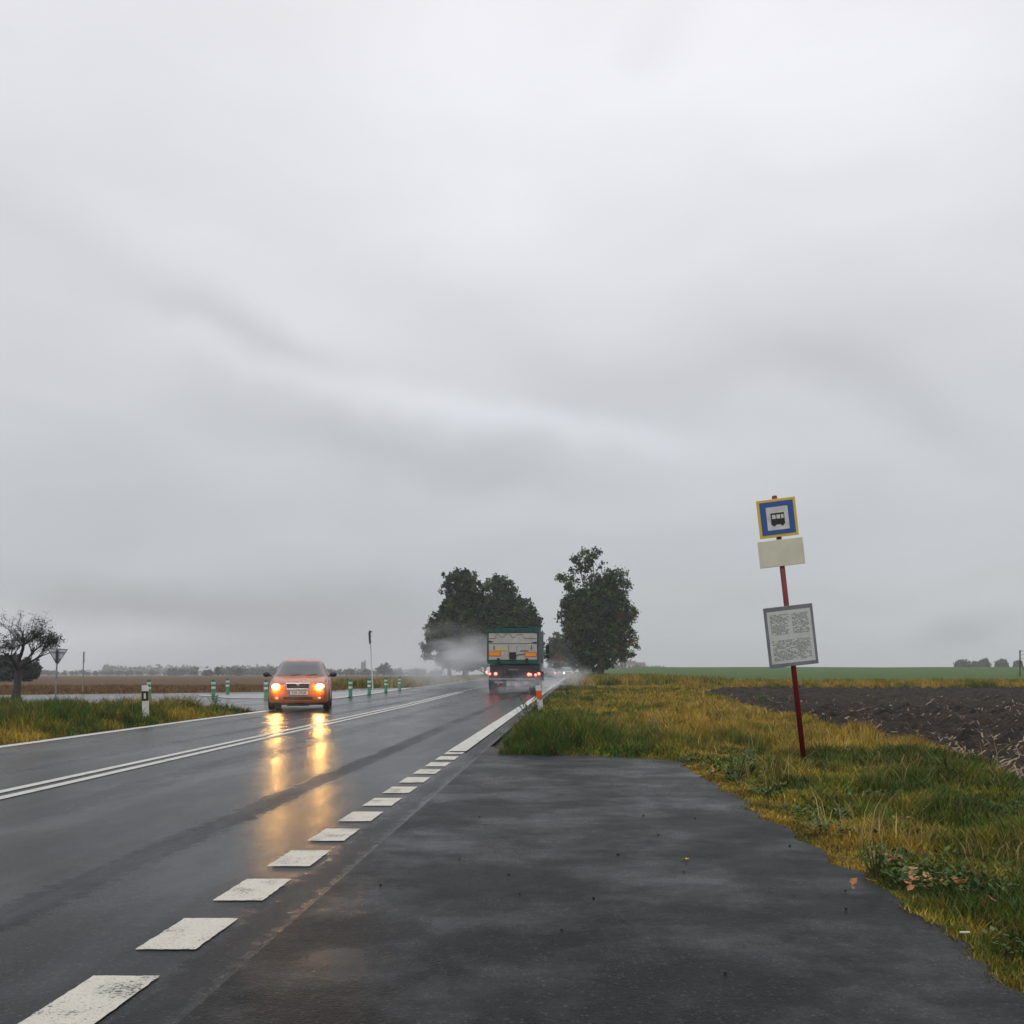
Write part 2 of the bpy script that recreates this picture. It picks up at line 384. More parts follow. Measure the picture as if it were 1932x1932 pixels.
# track to the right, side road to the left
def ngon(name, pts, z, m, kind='structure'):
    bm = bmesh.new(); vs = [bm.verts.new((x, y, z)) for x, y in pts]
    f = bm.faces.new(vs); f.normal_update()
    if f.normal.z < 0: f.normal_flip()
    bmesh.ops.triangulate(bm, faces=[f])
    me = bpy.data.meshes.new(name); bm.to_mesh(me); bm.free()
    return tag(link(name, me, m), kind=kind)
sheet('track', lin((62, 84, 40)), lambda y: edgeR(y) + .37, pl([(62, 3.0), (65, 6), (66, 42), (72, 42), (74, 9), (80, 5.5), (84, 4.5)]), 40, .014, M_lay)
M_side = asphalt('wet_asphalt_side', (.03, .031, .033), ruts=False, r0=.13, r1=.34)
side = [(-6.99, 27.2), (-8.2, 28.9), (-10.5, 30.8), (-17, 33.2), (-40, 35.5), (-90, 38.5), (-90, 43.5), (-40, 44.8), (-22, 45.2), (-17, 48.0), (-12, 52), (-7.5, 66), (-6.35, 61), (-6.7, 40.8), (-6.93, 27.9)]
ngon('side_road', side, .018, M_side)
# fields
plx = pl([(8.0, 4.7), (9, 4.62), (12.9, 5.35), (17, 5.35), (24, 5.9), (32.7, 6.7), (49, 8.6), (60, 12)])
def clods(x, y):
    n = fbm(x * 3.0, y * 3.0, 31, 5); n = n + .16 * np.sin((x * .94 - y * .34) * 9.0); return (n - .45) * .36 * sm(0, 1.2, x - plx(y)) + .02
sheet('ploughed_field', lin((7.5, 30, 360), (30, 61, 120)), lambda y: plx(y) + _j(y, .5, 9), lambda y: y * .62 + 3, 330, .0, M_plough, bump=clods)
sheet('dry_grass_strip', lin((60.5, 65.2, 8), (65.2, 73, 6)), lambda y: np.where(y < 66, 12.0, 42), lambda y: y * 0 + 120, 90, .03, M_dryfield)
sheet('green_field', lin((74, 150, 30), (150, 420, 40), (420, 900, 20)), lambda y: RD * y + 9 + 0 * y, lambda y: 60 + y * 1.2, 160, .0, M_green)
sheet('stubble_field', lin((38, 150, 50), (150, 700, 40)), lambda y: -40 - y * 1.0, pl([(50, -13.5), (56, -10.5), (66, -8.5), (100, -9), (160, -6), (300, 3), (700, 18)]), 130, .0, M_stub)
sheet('far_meadow', lin((720, 1300, 10)), lambda y: -40 - y * 1.0, lambda y: y * 0 - 40, 60, .1, worn('meadow', (.10, .10, .05), (.15, .13, .07), .02, (.9, .95)))

# ------------------------------------------------------------------ road markings
def ribbon(mb, pts, w, z, m=0):
    pts = [Vector((x, y)) for x, y in pts]
    vs = []
    for i, p in enumerate(pts):
        d = (pts[min(i+1, len(pts)-1)] - pts[max(i-1, 0)]).normalized(); n = Vector((d.y, -d.x)) * w / 2
        vs += [(p.x - n.x, p.y - n.y, z), (p.x + n.x, p.y + n.y, z)]
    mb.add(vs, [(2*i, 2*i+1, 2*i+3, 2*i+2) for i in range(len(pts) - 1)], m)
mb = MB(); ys = lin((-18, 27.6, 30)); ribbon(mb, [(float(pl(EDGE_L)(y)), y) for y in ys], .2, .017)
tag(mb.build('edge_line_verge', M_lines), kind='structure')
mb = MB(); ys = lin((62, 400, 60)); ribbon(mb, [(float(pl(EDGE_L)(y)), y) for y in ys], .2, .034)
tag(mb.build('edge_line_far', M_lines), kind='structure')
CEN = pl([(-20, -6.4), (8.9, -4.54), (11.3, -4.42), (15.9, -4.18), (22, -3.86), (31.4, -3.36), (50.6, -2.69), (58, -2.4), (100, -.9), (200, 6.3), (420, 20.8), (900, 51)])
mb = MB()
for d in (-.125, .125): ribbon(mb, [(float(CEN(y)) + d, y) for y in lin((-18, 52, 50))], .12, .018)
y = 54
while y < 260:
    ribbon(mb, [(float(CEN(a)), a) for a in (y, y + 1.5)], .13, .03); y += 3.4
tag(mb.build('centre_line', M_lines), kind='structure')
mb = MB(); ribbon(mb, [(float(edgeR(y)), y) for y in lin((13.6, 60, 30), (60, 400, 40))], .25, .03)
tag(mb.build('edge_line_right', M_lines), kind='structure')
mb = MB(); y = 2.42
c0 = F * H
# dashes measured along the lay-by
starts = []; y = c0 / (1790 - HY)
step = .845
yy = y - 3 * step - .065
while yy < 13.3:
    ln = .50
    nn = 14; e_ = lambda k, sd: (vnoise(k * 1.7 + yy * 9, sd, 4) - .5) * .007
    bnd = [(float(edgeR(yy)) - .135 + .24 * k / nn, yy + float(e_(k, 1))) for k in range(nn)] + [(float(edgeR(yy + ln * k / nn)) + .105 + float(e_(k, 2)), yy + ln * k / nn) for k in range(nn)]
    bnd += [(float(edgeR(yy + ln)) + .105 - .24 * k / nn, yy + ln + float(e_(k, 3))) for k in range(nn)] + [(float(edgeR(yy + ln - ln * k / nn)) - .135 + float(e_(k, 5)), yy + ln - ln * k / nn) for k in range(nn)]
    mb.add([(a, b, .0165) for a, b in bnd], [tuple(range(len(bnd)))]); yy += step
tag(mb.build('layby_dashes', M_paint), kind='structure')
# painted island
mb = MB()
isl = [P(*p) for p in ((372, 1312.6), (515, 1309.8), (629, 1307.5), (703, 1304), (776, 1298.5), (703, 1309.5), (629, 1319.2), (514, 1319.2), (440, 1318.4))]
ngon('traffic_island', isl, .026, M_isle)
mb = MB(); ribbon(mb, isl[:5], .3, .033); ribbon(mb, isl[4:], .32, .031)
ribbon(mb, [isl[-1], isl[0]], .3, .035)
tag(mb.build('island_outline', M_lines), kind='structure')

# ------------------------------------------------------------------ grass
G1, G2, G3, G4 = np.array((.055, .11, .014)), np.array((.17, .185, .018)), np.array((.46, .315, .045)), np.array((.20, .11, .035))
def grass(name, x, y, hgt, width, ochre, seed, tufty=1.0, label=None, pal=None):
    """blades rooted at x,y; ochre 0..1 pushes towards dry colours"""
    n = len(x); r = np.random.RandomState(seed)
    c = fbm(x * .55, y * .35, seed) ; c2 = fbm(x * 2.3, y * 1.2, seed + 9); q = np.clip((c - .5) * 2.0 + (c2 - .5) * 2.2 + (fbm(x * 6, y * 4, seed + 21, 2) - .5) * .9 + ochre + r.normal(0, .2, n), 0, 1)
    g1, g2, g3 = (G1, G2, G3) if pal is None else [np.array(p_) for p_ in pal]
    col = np.where(q[:, None] < .5, g1 + (g2 - g1) * (q[:, None] * 2), g2 + (g3 - g2) * (q[:, None] * 2 - 1))
    br = r.rand(n) < .12; col[br] = G4
    col = col * r.uniform(.55, 1.25, (n, 1)) * (.35 + 1.3 * fbm(x * 3.4, y * 2.2, seed + 3)[:, None])
    hh = hgt * r.uniform(.45, 1.2, n) * (.25 + 1.5 * fbm(x * 2.1, y * 1.3, seed + 5) ** 1.5 * 1.6 * tufty)
    z = T(x, y) - .02
    a = r.uniform(0, 2 * np.pi, n); ax = np.cos(a); ay = np.sin(a)
    la = r.uniform(0, 2 * np.pi, n); lean = hh * r.uniform(.1, .75, n); lx = np.cos(la) * lean; ly = np.sin(la) * lean
    w = width * r.uniform(.6, 1.3, n)
    v = np.empty((n, 5, 3))
    v[:, 0] = np.stack([x - ax*w/2, y - ay*w/2, z], -1); v[:, 1] = np.stack([x + ax*w/2, y + ay*w/2, z], -1)
    v[:, 2] = np.stack([x + ax*w*.4 + lx*.35, y + ay*w*.4 + ly*.35, z + hh*.6], -1); v[:, 3] = np.stack([x - ax*w*.4 + lx*.35, y - ay*w*.4 + ly*.35, z + hh*.6], -1)
    v[:, 4] = np.stack([x + lx, y + ly, z + hh * .95], -1)
    b = np.arange(n)[:, None] * 5
    q4 = b + np.array([0, 1, 2, 3]); t3 = b + np.array([3, 2, 4])
    ff = np.concatenate([q4, t3], 1).ravel(); sz = np.tile([4, 3], n)
    cc = np.repeat(col, 5, 0)
    o = np_mesh(name, v.reshape(-1, 3), ff, sz, M_grass, colors=cc)
    tag(o, label, 'grass', kind='stuff'); return o
def scatter(n, ylo, yhi, xl, xr, power, seed, frame=True):
    r = np.random.RandomState(seed); u = r.rand(n)
    if power == 1: y = ylo * (yhi / ylo) ** u
    else:
        e = 1 - power; y = (ylo ** e + u * (yhi ** e - ylo ** e)) ** (1 / e)
    a = xl(y); b = xr(y)
    if frame: b = np.minimum(b, .55 * y + .8); a = np.maximum(a, -.55 * y - .8)
    w = np.maximum(b - a, 0); keep = r.rand(n) < w / max(w.max(), 1e-6)
    y = y[keep]; a = a[keep]; b = b[keep]
    return a + (b - a) * r.rand(len(y)), y
# right verge beside the lay-by
x, y = scatter(330000, 2.6, 13.4, lambda y: layr(y) + _j(y, .16, 5) - .03, lambda y: np.where(y < 8, 9, plx(y) + .2), 1.0, 11)
far = (y - 2) / 10
near_edge = np.clip((x - layr(y)) / .9, .12, 1)
grass('verge_grass', x, y, .115 * near_edge + .02, .005 + .0016 * (y - 3), np.clip(.0 + far * .62, 0, .58) - .05, 12, label='mixed green and ochre grass growing along the right edge of the lay-by')
x, y = scatter(260000, 13.2, 66, lambda y: edgeR(y) + .62 + np.where(y < 15.2, 1.0 * (15.2 - y) / 2 * 0, 0) + _j(y, .3, 6), lambda y: plx(y) + .6, 1.6, 13)
keep = ~((y < 15) & (x < -.2))
x, y = x[keep], y[keep]
och = np.clip((x - edgeR(y) - 1.0) / 3.0, 0, 1) * .85 + .12
grass('verge_grass', x, y, (.16 + .20 * (1 - sm(15, 19, y)) * (1 - sm(.8, 2.2, x))) * (.3 + .7 * sm(13.2, 14.4, y)), .009 + .0011 * (y - 13), och, 14, label='tall green grass by the road turning ochre towards the ploughed field')
x, y = scatter(60000, 74, 175, lambda y: edgeR(y) + .9, lambda y: RD * y + 12, 1.4, 15)
grass('verge_grass', x, y, .45, .05, .55, 16, label='olive and yellow roadside grass beyond the field track')
x, y = scatter(40000, 60.5, 66, lambda y: y * 0 + 10, lambda y: y * 0 + 60, 1, 17)
grass('dry_grass', x, y, .35, .035, .8, 18, label='ochre dry grass strip at the far end of the ploughed field')
x, y = scatter(40000, 72, 76, lambda y: y * 0 + 12, lambda y: y * 0 + 60, 1, 19)
grass('dry_grass', x, y, .35, .035, .65, 20, label='yellow grass strip along the near edge of the green field')
# tall seed stalks and dead stems sticking out of the right verge
x, y = scatter(9000, 3.2, 40, lambda y: np.where(y < 13.2, layr(y) + .25, edgeR(y) + 1.2), lambda y: np.where(y < 9, 9, plx(y) + .3), 1.4, 61)
keep = (fbm(x * .9, y * .7, 77, 3) > .52) & ~((y < 15.5) & (y > 12.9) & (x < 2.2)); x, y = x[keep], y[keep]
grass('seed_stalks', x, y, .28, .0022 + .0007 * y, .75, 62, pal=((.16, .15, .05), (.30, .22, .08), (.45, .33, .13)), label='thin straw-coloured seed stalks standing above the right verge grass')
# broad low leaves and crumbs of soil, too many to count
def litter(name, x, y, size, cols, label, cat, seed, lift, flat=.5):
    r = np.random.RandomState(seed); n = len(x); a = r.uniform(0, 6.283, n); l = size * r.uniform(.5, 1.4, n) * (.6 + y / 14); el = r.uniform(0, flat, n)
    u = np.stack([np.cos(a) * np.cos(el), np.sin(a) * np.cos(el), np.sin(el)], -1) * l[:, None]; w = np.stack([-np.sin(a), np.cos(a), 0 * a], -1) * (l * r.uniform(.2, .4, n))[:, None]
    p = np.stack([x, y, T(x, y) + lift * r.uniform(.3, 1, n)], -1); v = np.stack([p, p + u * .5 + w, p + u, p + u * .5 - w], 1)
    c = np.array(cols)[r.randint(len(cols), size=n)] * r.uniform(.6, 1.3, (n, 1))
    tag(np_mesh(name, v.reshape(-1, 3), np.arange(4 * n), np.full(n, 4), M_grass, colors=np.repeat(c, 4, 0)), label, cat, kind='stuff')
x, y = scatter(5200, 3, 13.4, lambda y: layr(y) + .12, lambda y: np.where(y < 8, 9, plx(y)), 1.0, 71)
k_ = fbm(x * 1.3, y * 1.3, 72, 3) > .5; x, y = x[k_], y[k_]; rr_ = np.random.RandomState(73)
x = np.repeat(x, 7) + rr_.normal(0, .018, len(x) * 7); y = np.repeat(y, 7) + rr_.normal(0, .018, len(y) * 7)
litter('broad_leaves', x, y, .038, [(.05, .12, .02), (.08, .15, .025), (.035, .085, .02), (.14, .14, .03)], 'low broad-leaved plants mixed into the right verge grass', 'ground cover', 74, .07, .9)
x, y = scatter(9000, 3, 13.5, lambda y: layr(y) + _j(y, .16, 5) - .16, lambda y: layr(y) + _j(y, .16, 5) + .25, 1.0, 75); x = x + np.random.RandomState(76).normal(0, .05, len(x))
litter('verge_crumbs', x, y, .009, [(.03, .024, .016), (.06, .045, .025), (.10, .075, .03), (.02, .02, .018)], 'crumbs of wet soil and plant bits along the lay-by edge', 'debris', 77, .012, .3)
rr_ = np.random.RandomState(78); x = rr_.uniform(-.5, 2.1, 5000); y = 13.25 + rr_.normal(0, .22, 5000)
litter('verge_crumbs', x, y, .011, [(.03, .024, .016), (.06, .045, .025), (.10, .075, .03), (.05, .07, .02)], 'crumbs of soil and grass washed onto the far end of the lay-by', 'debris', 79, .015, .3)
# left verge between the main road and the side road
lfar = lambda y: -np.maximum(0, (y - 27.2)) * 1.9 - 7.9
x, y = scatter(230000, 8, 33.4, lambda y: y * 0 - 26, lambda y: np.where(y < 27.6, pl(EDGE_L)(y) - .35 + _j(y, .25, 8), lfar(y)), 1.3, 21)
sL = -(x - pl(EDGE_L)(y))
grass('verge_grass', x, y, .10 + .22 * sm(0, 1.6, sL) - .1 * sm(2.5, 6, sL), .010 + .0006 * (y - 10), np.clip(.62 - .14 * sL, -.1, .6) , 22, label='low grass between the main road and the side road at the left')
x, y = scatter(50000, 44.5, 75, lambda y: y * 0 - 42, lambda y: -9.5 - np.maximum(0, 54.5 - y) * 1.6, 1, 23)
grass('dry_grass', x, y, .16, .035, .9, 24, pal=((.10, .07, .03), (.16, .10, .045), (.22, .13, .05)), label='rusty dry grass fringe of the brown stubble field')
x, y = scatter(30000, 64, 190, lambda y: pl(EDGE_L)(y) - 9, lambda y: pl(EDGE_L)(y) - .7, 1.3, 25)
grass('verge_grass', x, y, .35, .05, .5, 26, label='dull verge grass left of the road behind the bollards')

# straw and stalks on the ploughed soil
r = np.random.RandomState(5); n = 3200
yy = 8.6 * (40 / 8.6) ** (r.rand(n) ** 1.8); xx = plx(yy) + .1 + r.rand(n) * (yy * .55 + .8 - plx(yy)).clip(.1)
a = r.uniform(0, np.pi, n); ln = r.uniform(.03, .12, n) * (1 + (r.rand(n) < .03) * 1.5); w = r.uniform(.003, .008, n) * (1 + yy / 30)
dz = r.uniform(-.2, .7, n) * ln; z0 = T(xx, yy) + clods(xx, yy) + .02
dx = np.cos(a) * ln; dy = np.sin(a) * ln; nx_ = -np.sin(a) * w; ny_ = np.cos(a) * w
v = np.stack([np.stack([xx - nx_, yy - ny_, z0], -1), np.stack([xx + nx_, yy + ny_, z0 + w], -1), np.stack([xx + dx + nx_, yy + dy + ny_, z0 + dz + w], -1), np.stack([xx + dx - nx_, yy + dy - ny_, z0 + dz], -1)], 1)
cc = np.array((.36, .27, .17)) * r.uniform(.35, 1.15, (n, 1))
o = np_mesh('straw', v.reshape(-1, 3), np.arange(4 * n), np.full(n, 4), M_grass, colors=np.repeat(cc, 4, 0))
tag(o, 'pale straw and stalks scattered over the dark ploughed soil', 'straw', kind='stuff')

# taller weeds standing out of the verge, each one a plant
M_weed = tinted('weed_leaf', .5, .25); M_stem = worn('weed_stem', (.07, .09, .03), (.12, .11, .04), 20, (.6, .8))
def weed(x, y, h, n, seed, label, green=(.08, .17, .025), spread=.6):
    r = np.random.RandomState(seed); root = empty('weed', (x, y, float(T(x, y)) - .02), label=label, cat='weed', group='taller weeds in the verge')
    mb = MB(); vs = []; cs = []
    for k in range(n):
        a = r.uniform(0, 6.283); d = r.uniform(.1, 1) * spread * h; hh = h * r.uniform(.5, 1)
        p0 = Vector((math.cos(a) * d * .25, math.sin(a) * d * .25, 0)); p2 = Vector((math.cos(a) * d, math.sin(a) * d, hh)); p1 = (p0 + p2) / 2 + Vector((0, 0, .08 * hh))
        mb.tube([p0, p1, p2], [.006, .004, .002], 4, cap=False)
        for j in range(22):
            t = r.uniform(.1, 1); p = p0.lerp(p1, t * 2) if t < .5 else p1.lerp(p2, t * 2 - 1)
            b = r.uniform(0, 6.283); l = h * r.uniform(.10, .26); u = Vector((math.cos(b), math.sin(b), r.uniform(-.1, .8))).normalized() * l; s = Vector((-math.sin(b), math.cos(b), 0)) * l * .17
            c = Vector(green) * r.uniform(.5, 1.6)
            vs += [p, p + u * .5 + s, p + u, p + u * .5 - s]; cs += [tuple(c)] * 4
    mb.build('stem', M_stem, root)
    np_mesh('foliage', np.array([tuple(v) for v in vs]), np.arange(len(vs)), np.full(len(vs) // 4, 4), M_weed, root, np.array(cs))
    return root
for i, (px, py, h, n, lb) in enumerate([
    (1385, 1475, .34, 10, 'dark green leafy weed clump at the corner of the lay-by, left of the sign post'),
    (1420, 1470, .42, 6, 'tall upright weed just right of the dark leafy clump near the lay-by corner'),
    (1000, 1352, .55, 12, 'bushy green weed at the foot of the red reflector post on its left'),
    (1048, 1362, .38, 12, 'bushy green weed in the grass right of the red reflector post'),
    (1655, 1650, .22, 7, 'spindly weed at the lay-by edge beside the orange leaves'),
    (1440, 1330, .5, 8, 'dark weed standing in the dry ochre grass left of the sign post'),
    (1200, 1330, .45, 8, 'dark weed in the middle of the ochre grass behind the lay-by'),
    (330, 1352, .45, 6, 'dark tall weed right of the black banded roadside post'),
    (402, 1337, .5, 9, 'dark weed at the pointed right end of the left grass island')]):
    X, Y = P(px, py); weed(X, Y, h, n, 40 + i, lb)
r = np.random.RandomState(3)

# ------------------------------------------------------------------ trees
def crown_np(name, ells, clump_n, leaves_per, size, seed, cols, parent, sparse=None, csz=.12):
    r = np.random.RandomState(seed); C = []; tot = sum(e[3] * e[5] for e in ells)
    cents = []; rads = []
    for e in ells:
        x, y, z, rx, ry, rz = e[:6]; dens = e[6] if len(e) > 6 else 1
        n = max(3, int(clump_n * e[3] * e[5] / tot * dens))
        d = r.normal(size=(n, 3)); d /= np.linalg.norm(d, axis=1)[:, None]; q = r.rand(n, 1) ** .42 * r.uniform(.9, 1.16, (n, 1))
        cents.append(np.array([x, y, z]) + d * q * np.array([rx, ry, rz])); rads.append(np.full(n, csz * (rx + rz) / 2 + .25))
    cents = np.concatenate(cents); rads = np.concatenate(rads); m = len(cents)
    rads = rads * r.uniform(.6, 1.35, m)
    k = leaves_per
    ci = np.repeat(np.arange(m), k); p = cents[ci] + r.normal(size=(m * k, 3)) * (rads[ci] * .5)[:, None]
    nn = len(p); a = r.normal(size=(nn, 3)); a /= np.linalg.norm(a, axis=1)[:, None]
    b = np.cross(a, r.normal(size=(nn, 3))); b /= np.linalg.norm(b, axis=1)[:, None]
    s = size * r.uniform(.5, 1.3, (nn, 1))
    v = np.stack([p - a * s, p + b * s * .45, p + a * s, p - b * s * .45], 1)
    cl = np.asarray(cols[0])[None] * np.ones((m, 1)); t = r.rand(m)
    cc = np.zeros((m, 3))
    for i in range(m): cc[i] = cols[min(int(t[i] ** 1.5 * len(cols)), len(cols) - 1)]
    if callable(sparse): cc = sparse(cents, cc, r)
    col = cc[ci] * r.uniform(.6, 1.4, (nn, 1)) * r.uniform(.75, 1.25, m)[ci][:, None]
    np_mesh(name, v.reshape(-1, 3), np.arange(4 * nn), np.full(nn, 4), M_leaf, parent, np.repeat(col, 4, 0))
    return cents
def px_tree(kind, label, Y, base, ells_px, n, k, size, seed, cols, trunk_r=.3, group=None, sparse=None, depth=.8, csz=.115, lean=0):
    """a tree at distance Y; its crown masses are given by their place beside the trunk, then turned into metres"""
    s = Y / F; bx = (base - CX) * s; bz = float(T(bx, Y)); root = empty(kind, (bx, Y, bz), label=label, cat='tree', group=group)
    r = random.Random(seed); E = []
    for e in ells_px:
        cx, cy, rx, ry = e[:4]; d = e[4] if len(e) > 4 else 1
        E.append(((cx - base) * s, r.uniform(-.3, .3) * rx * s, (HY - cy) * s + H - bz, rx * s, rx * s * depth, ry * s, d))
    cents = crown_np('crown', E, n, k, size, seed, cols, root, sparse, csz)
    mb = MB(); top = max(e[2] for e in E); zt = top * .35
    ax = sum(e[0] for e in E) / len(E)
    mb.tube([(0, 0, -.3), (lean * .3, 0, zt * .5), (lean, 0, zt), (ax * .6, 0, top * .75)], [trunk_r * 1.25, trunk_r, trunk_r * .75, trunk_r * .25], 9)
    for e in E:
        p0 = Vector((lean, 0, zt * r.uniform(.5, 1.1))); p2 = Vector(e[:3]); p1 = (p0 + p2) / 2 + Vector((0, 0, -.06 * top))
        mb.tube([p0, p1, p2], [trunk_r * .45, trunk_r * .3, trunk_r * .12], 6)
    for i in range(0, len(cents), 3):
        c = Vector(cents[i]); e = min(E, key=lambda q: (Vector(q[:3]) - c).length)
        p0 = Vector(e[:3]); mb.tube([p0, (p0 + c) / 2 + Vector((0, 0, -.2)), c], [trunk_r * .14, trunk_r * .09, trunk_r * .04], 4, cap=False)
    mb.build('trunk', M_bark, root)
    return root
DG = [(.014, .040, .012), (.028, .066, .014), (.050, .098, .018), (.085, .135, .028)]
def autumn(cents, cc, r):
    m = (cents[:, 0] > 2.0) & (cents[:, 2] < 10) & (r.rand(len(cents)) < .42); cc[m] = (.17, .10, .02)
    m = (cents[:, 0] < -2) & (cents[:, 2] < 8) & (r.rand(len(cents)) < .2); cc[m] = (.11, .09, .02); return cc
px_tree('broadleaf_tree', 'tall dark green tree right of the road with thin top and rusty lower right side', 150, 1133,
        [(1092, 1062, 26, 26, .5), (1118, 1056, 24, 22, .45), (1070, 1102, 20, 26, .6), (1158, 1102, 34, 32), (1120, 1110, 36, 30, .8), (1120, 1140, 54, 42), (1150, 1160, 46, 48),
         (1100, 1178, 42, 42), (1165, 1200, 38, 34), (1112, 1216, 40, 36), (1148, 1232, 36, 28), (1126, 1250, 26, 20, .9), (1180, 1222, 24, 18, .6), (1076, 1160, 26, 40), (1082, 1202, 22, 26), (1178, 1165, 22, 40)],
        1250, 34, .25, 101, DG, .45, sparse=autumn)
GT = 'dark trees left of the road behind the truck'
px_tree('broadleaf_tree', 'tallest dark tree of the group behind the truck, open crown at the upper left', 152, 878,
        [(868, 1092, 32, 18, .8), (850, 1112, 18, 16, .6), (885, 1112, 30, 26, .8), (878, 1140, 34, 30), (862, 1160, 26, 26), (890, 1180, 40, 40), (872, 1212, 34, 34), (885, 1240, 36, 24), (850, 1150, 20, 24), (908, 1128, 22, 22, .7), (912, 1165, 24, 30)],
        820, 34, .28, 102, DG, .4, GT)
px_tree('broadleaf_tree', 'rounded dark tree just right of the tallest one, its crown rising over the truck box', 165, 944,
        [(935, 1102, 26, 18, .7), (955, 1112, 22, 20, .7), (950, 1140, 36, 30), (930, 1165, 34, 36), (962, 1180, 38, 36), (940, 1215, 46, 36), (955, 1240, 40, 24)],
        780, 34, .28, 103, DG, .4, GT)
px_tree('broadleaf_tree', 'lower sloping tree at the right end of the group above the truck top', 175, 990,
        [(984, 1146, 24, 20, .8), (1000, 1172, 26, 24), (982, 1190, 30, 32), (1008, 1205, 20, 24, .8), (990, 1228, 32, 26)],
        430, 34, .28, 104, DG, .35, GT)
px_tree('broadleaf_tree', 'low spreading tree at the left end of the group, half lost in the spray', 146, 848,
        [(832, 1174, 22, 18, .8), (814, 1190, 13, 14, .8), (822, 1210, 18, 18, .7), (850, 1205, 36, 30), (878, 1232, 34, 28), (806, 1228, 10, 18, .6), (845, 1238, 26, 18, .8)],
        560, 34, .28, 105, DG, .3, GT)
px_tree('broadleaf_tree', 'small dark tree behind the truck between the tallest tree and the road', 158, 915,
        [(905, 1232, 32, 24), (930, 1240, 30, 20), (885, 1250, 24, 16, .8)], 260, 30, .28, 106, DG, .25, GT)
PG = [(.04, .065, .03), (.055, .08, .03), (.07, .09, .035)]
GF = 'hazy trees further along the road'
px_tree('broadleaf_tree', 'hazy green tree beyond the truck in the gap between the dark trees', 270, 1062, [(1060, 1214, 28, 20), (1050, 1236, 24, 22), (1076, 1236, 26, 26), (1064, 1254, 30, 14)], 330, 30, .4, 107, PG, .35, GF)
px_tree('broadleaf_tree', 'hazy tree hugging the left side of the tall right-hand tree', 300, 1098, [(1094, 1232, 20, 20), (1104, 1248, 18, 16)], 200, 30, .4, 108, PG, .3, GF)
px_tree('autumn_shrub', 'rust coloured shrub in the haze beside the far cars', 262, 1058, [(1054, 1244, 9, 9), (1058, 1254, 8, 9)], 90, 24, .35, 109, [(.16, .09, .03), (.12, .08, .03)], .15, GF)
BG = [(.035, .05, .035), (.045, .06, .04)]
GR = 'round far trees on the right-hand skyline'
for i, (bx, rx, ry, top, lb) in enumerate([(1816, 17, 9, 1246, 'leftmost of the far round trees on the right skyline'), (1852, 17, 10, 1244, 'second and tallest of the far round trees on the right skyline'),
                                   (1890, 12, 8, 1246, 'small dark dome-shaped far tree on the right skyline'), (1920, 8, 7, 1247, 'far tree just left of the braced pole')]):
    px_tree('far_tree', lb, 620, bx, [(bx, top + ry * .9, rx * .8, ry), (bx - rx * .45, top + ry * 1.2, rx * .55, ry * .8), (bx + rx * .45, top + ry * 1.2, rx * .55, ry * .8)], 120, 16, .9, 120 + i, BG, .4, GR, csz=.2)
for i, (bx, rx, ry, top, lb) in enumerate([(411, 5, 6, 1260, 'small round far tree on the left skyline above the first green bollard'), (450, 6, 6, 1261, 'small far tree on the left skyline, right of the white barn'),
        (725, 13, 8, 1253, 'dark far tree right of the distant tower'), (392, 8, 5, 1264, 'low far tree beside the white barn')]):
    px_tree('far_tree', lb, 640, bx, [(bx, top + ry, rx * .8, ry), (bx - rx * .4, top + ry * 1.3, rx * .6, ry * .8), (bx + rx * .5, top + ry * 1.3, rx * .6, ry * .8)], 90, 16, .9, 130 + i, BG, .3, 'far trees on the left-hand skyline', csz=.2)
# big bush behind the bare tree
px_tree('bush', 'dark dense bush behind the half-bare tree at the left edge', 125, 30, [(20, 1256, 36, 18), (52, 1262, 26, 16), (-15, 1258, 30, 20), (30, 1272, 44, 10)], 380, 34, .24, 140, [(.015, .03, .022), (.022, .04, .028)], .2)

# woods on the horizon
def treeline(name, label, spans, seed, cols):
    r = np.random.RandomState(seed); V = []; CO = []
    for (px0, px1, Y, top, bot, n) in spans:
        for i in range(n):
            px = r.uniform(px0, px1); Yq = Y * r.uniform(.9, 1.15); s = Yq / F; X = (px - CX) * s
            z0 = float(T(X, Yq)); hh = max(1.5, ((HY - top) * s + H - z0) * r.uniform(.45, 1.05)); w = hh * r.uniform(.35, .8); k = 46
            d = r.normal(size=(k, 3)); d /= np.linalg.norm(d, axis=1)[:, None]; d *= r.rand(k, 1) ** .4
            p = np.array([X, Yq, z0 + hh * .5]) + d * np.array([w, w, hh * .52])
            a = r.normal(size=(k, 3)); a /= np.linalg.norm(a, axis=1)[:, None]; b = np.cross(a, r.normal(size=(k, 3))); b /= np.linalg.norm(b, axis=1)[:, None]
            q = hh * .16 * r.uniform(.6, 1.4, (k, 1))
            V.append(np.stack([p - a*q, p + b*q*.6, p + a*q, p - b*q*.6], 1).reshape(-1, 3)); c = np.array(cols[r.randint(len(cols))]) * r.uniform(.8, 1.2)
            CO.append(np.tile(c, (4 * k, 1)))
    V = np.concatenate(V); CO = np.concatenate(CO)
    o = np_mesh(name, V, np.arange(len(V)), np.full(len(V) // 4, 4), M_leaf, colors=CO); tag(o, label, 'wood', kind='stuff')
treeline('distant_wood', 'blurred line of distant trees along the left horizon', [(80, 330, 900, 1264, 1274, 110), (-60, 100, 800, 1262, 1274, 50), (320, 560, 800, 1259, 1274, 150), (430, 520, 1300, 1254, 1274, 40),
    (600, 800, 820, 1261, 1272, 120), (200, 480, 1500, 1255, 1272, 90), (780, 830, 700, 1262, 1272, 20)], 61, BG)
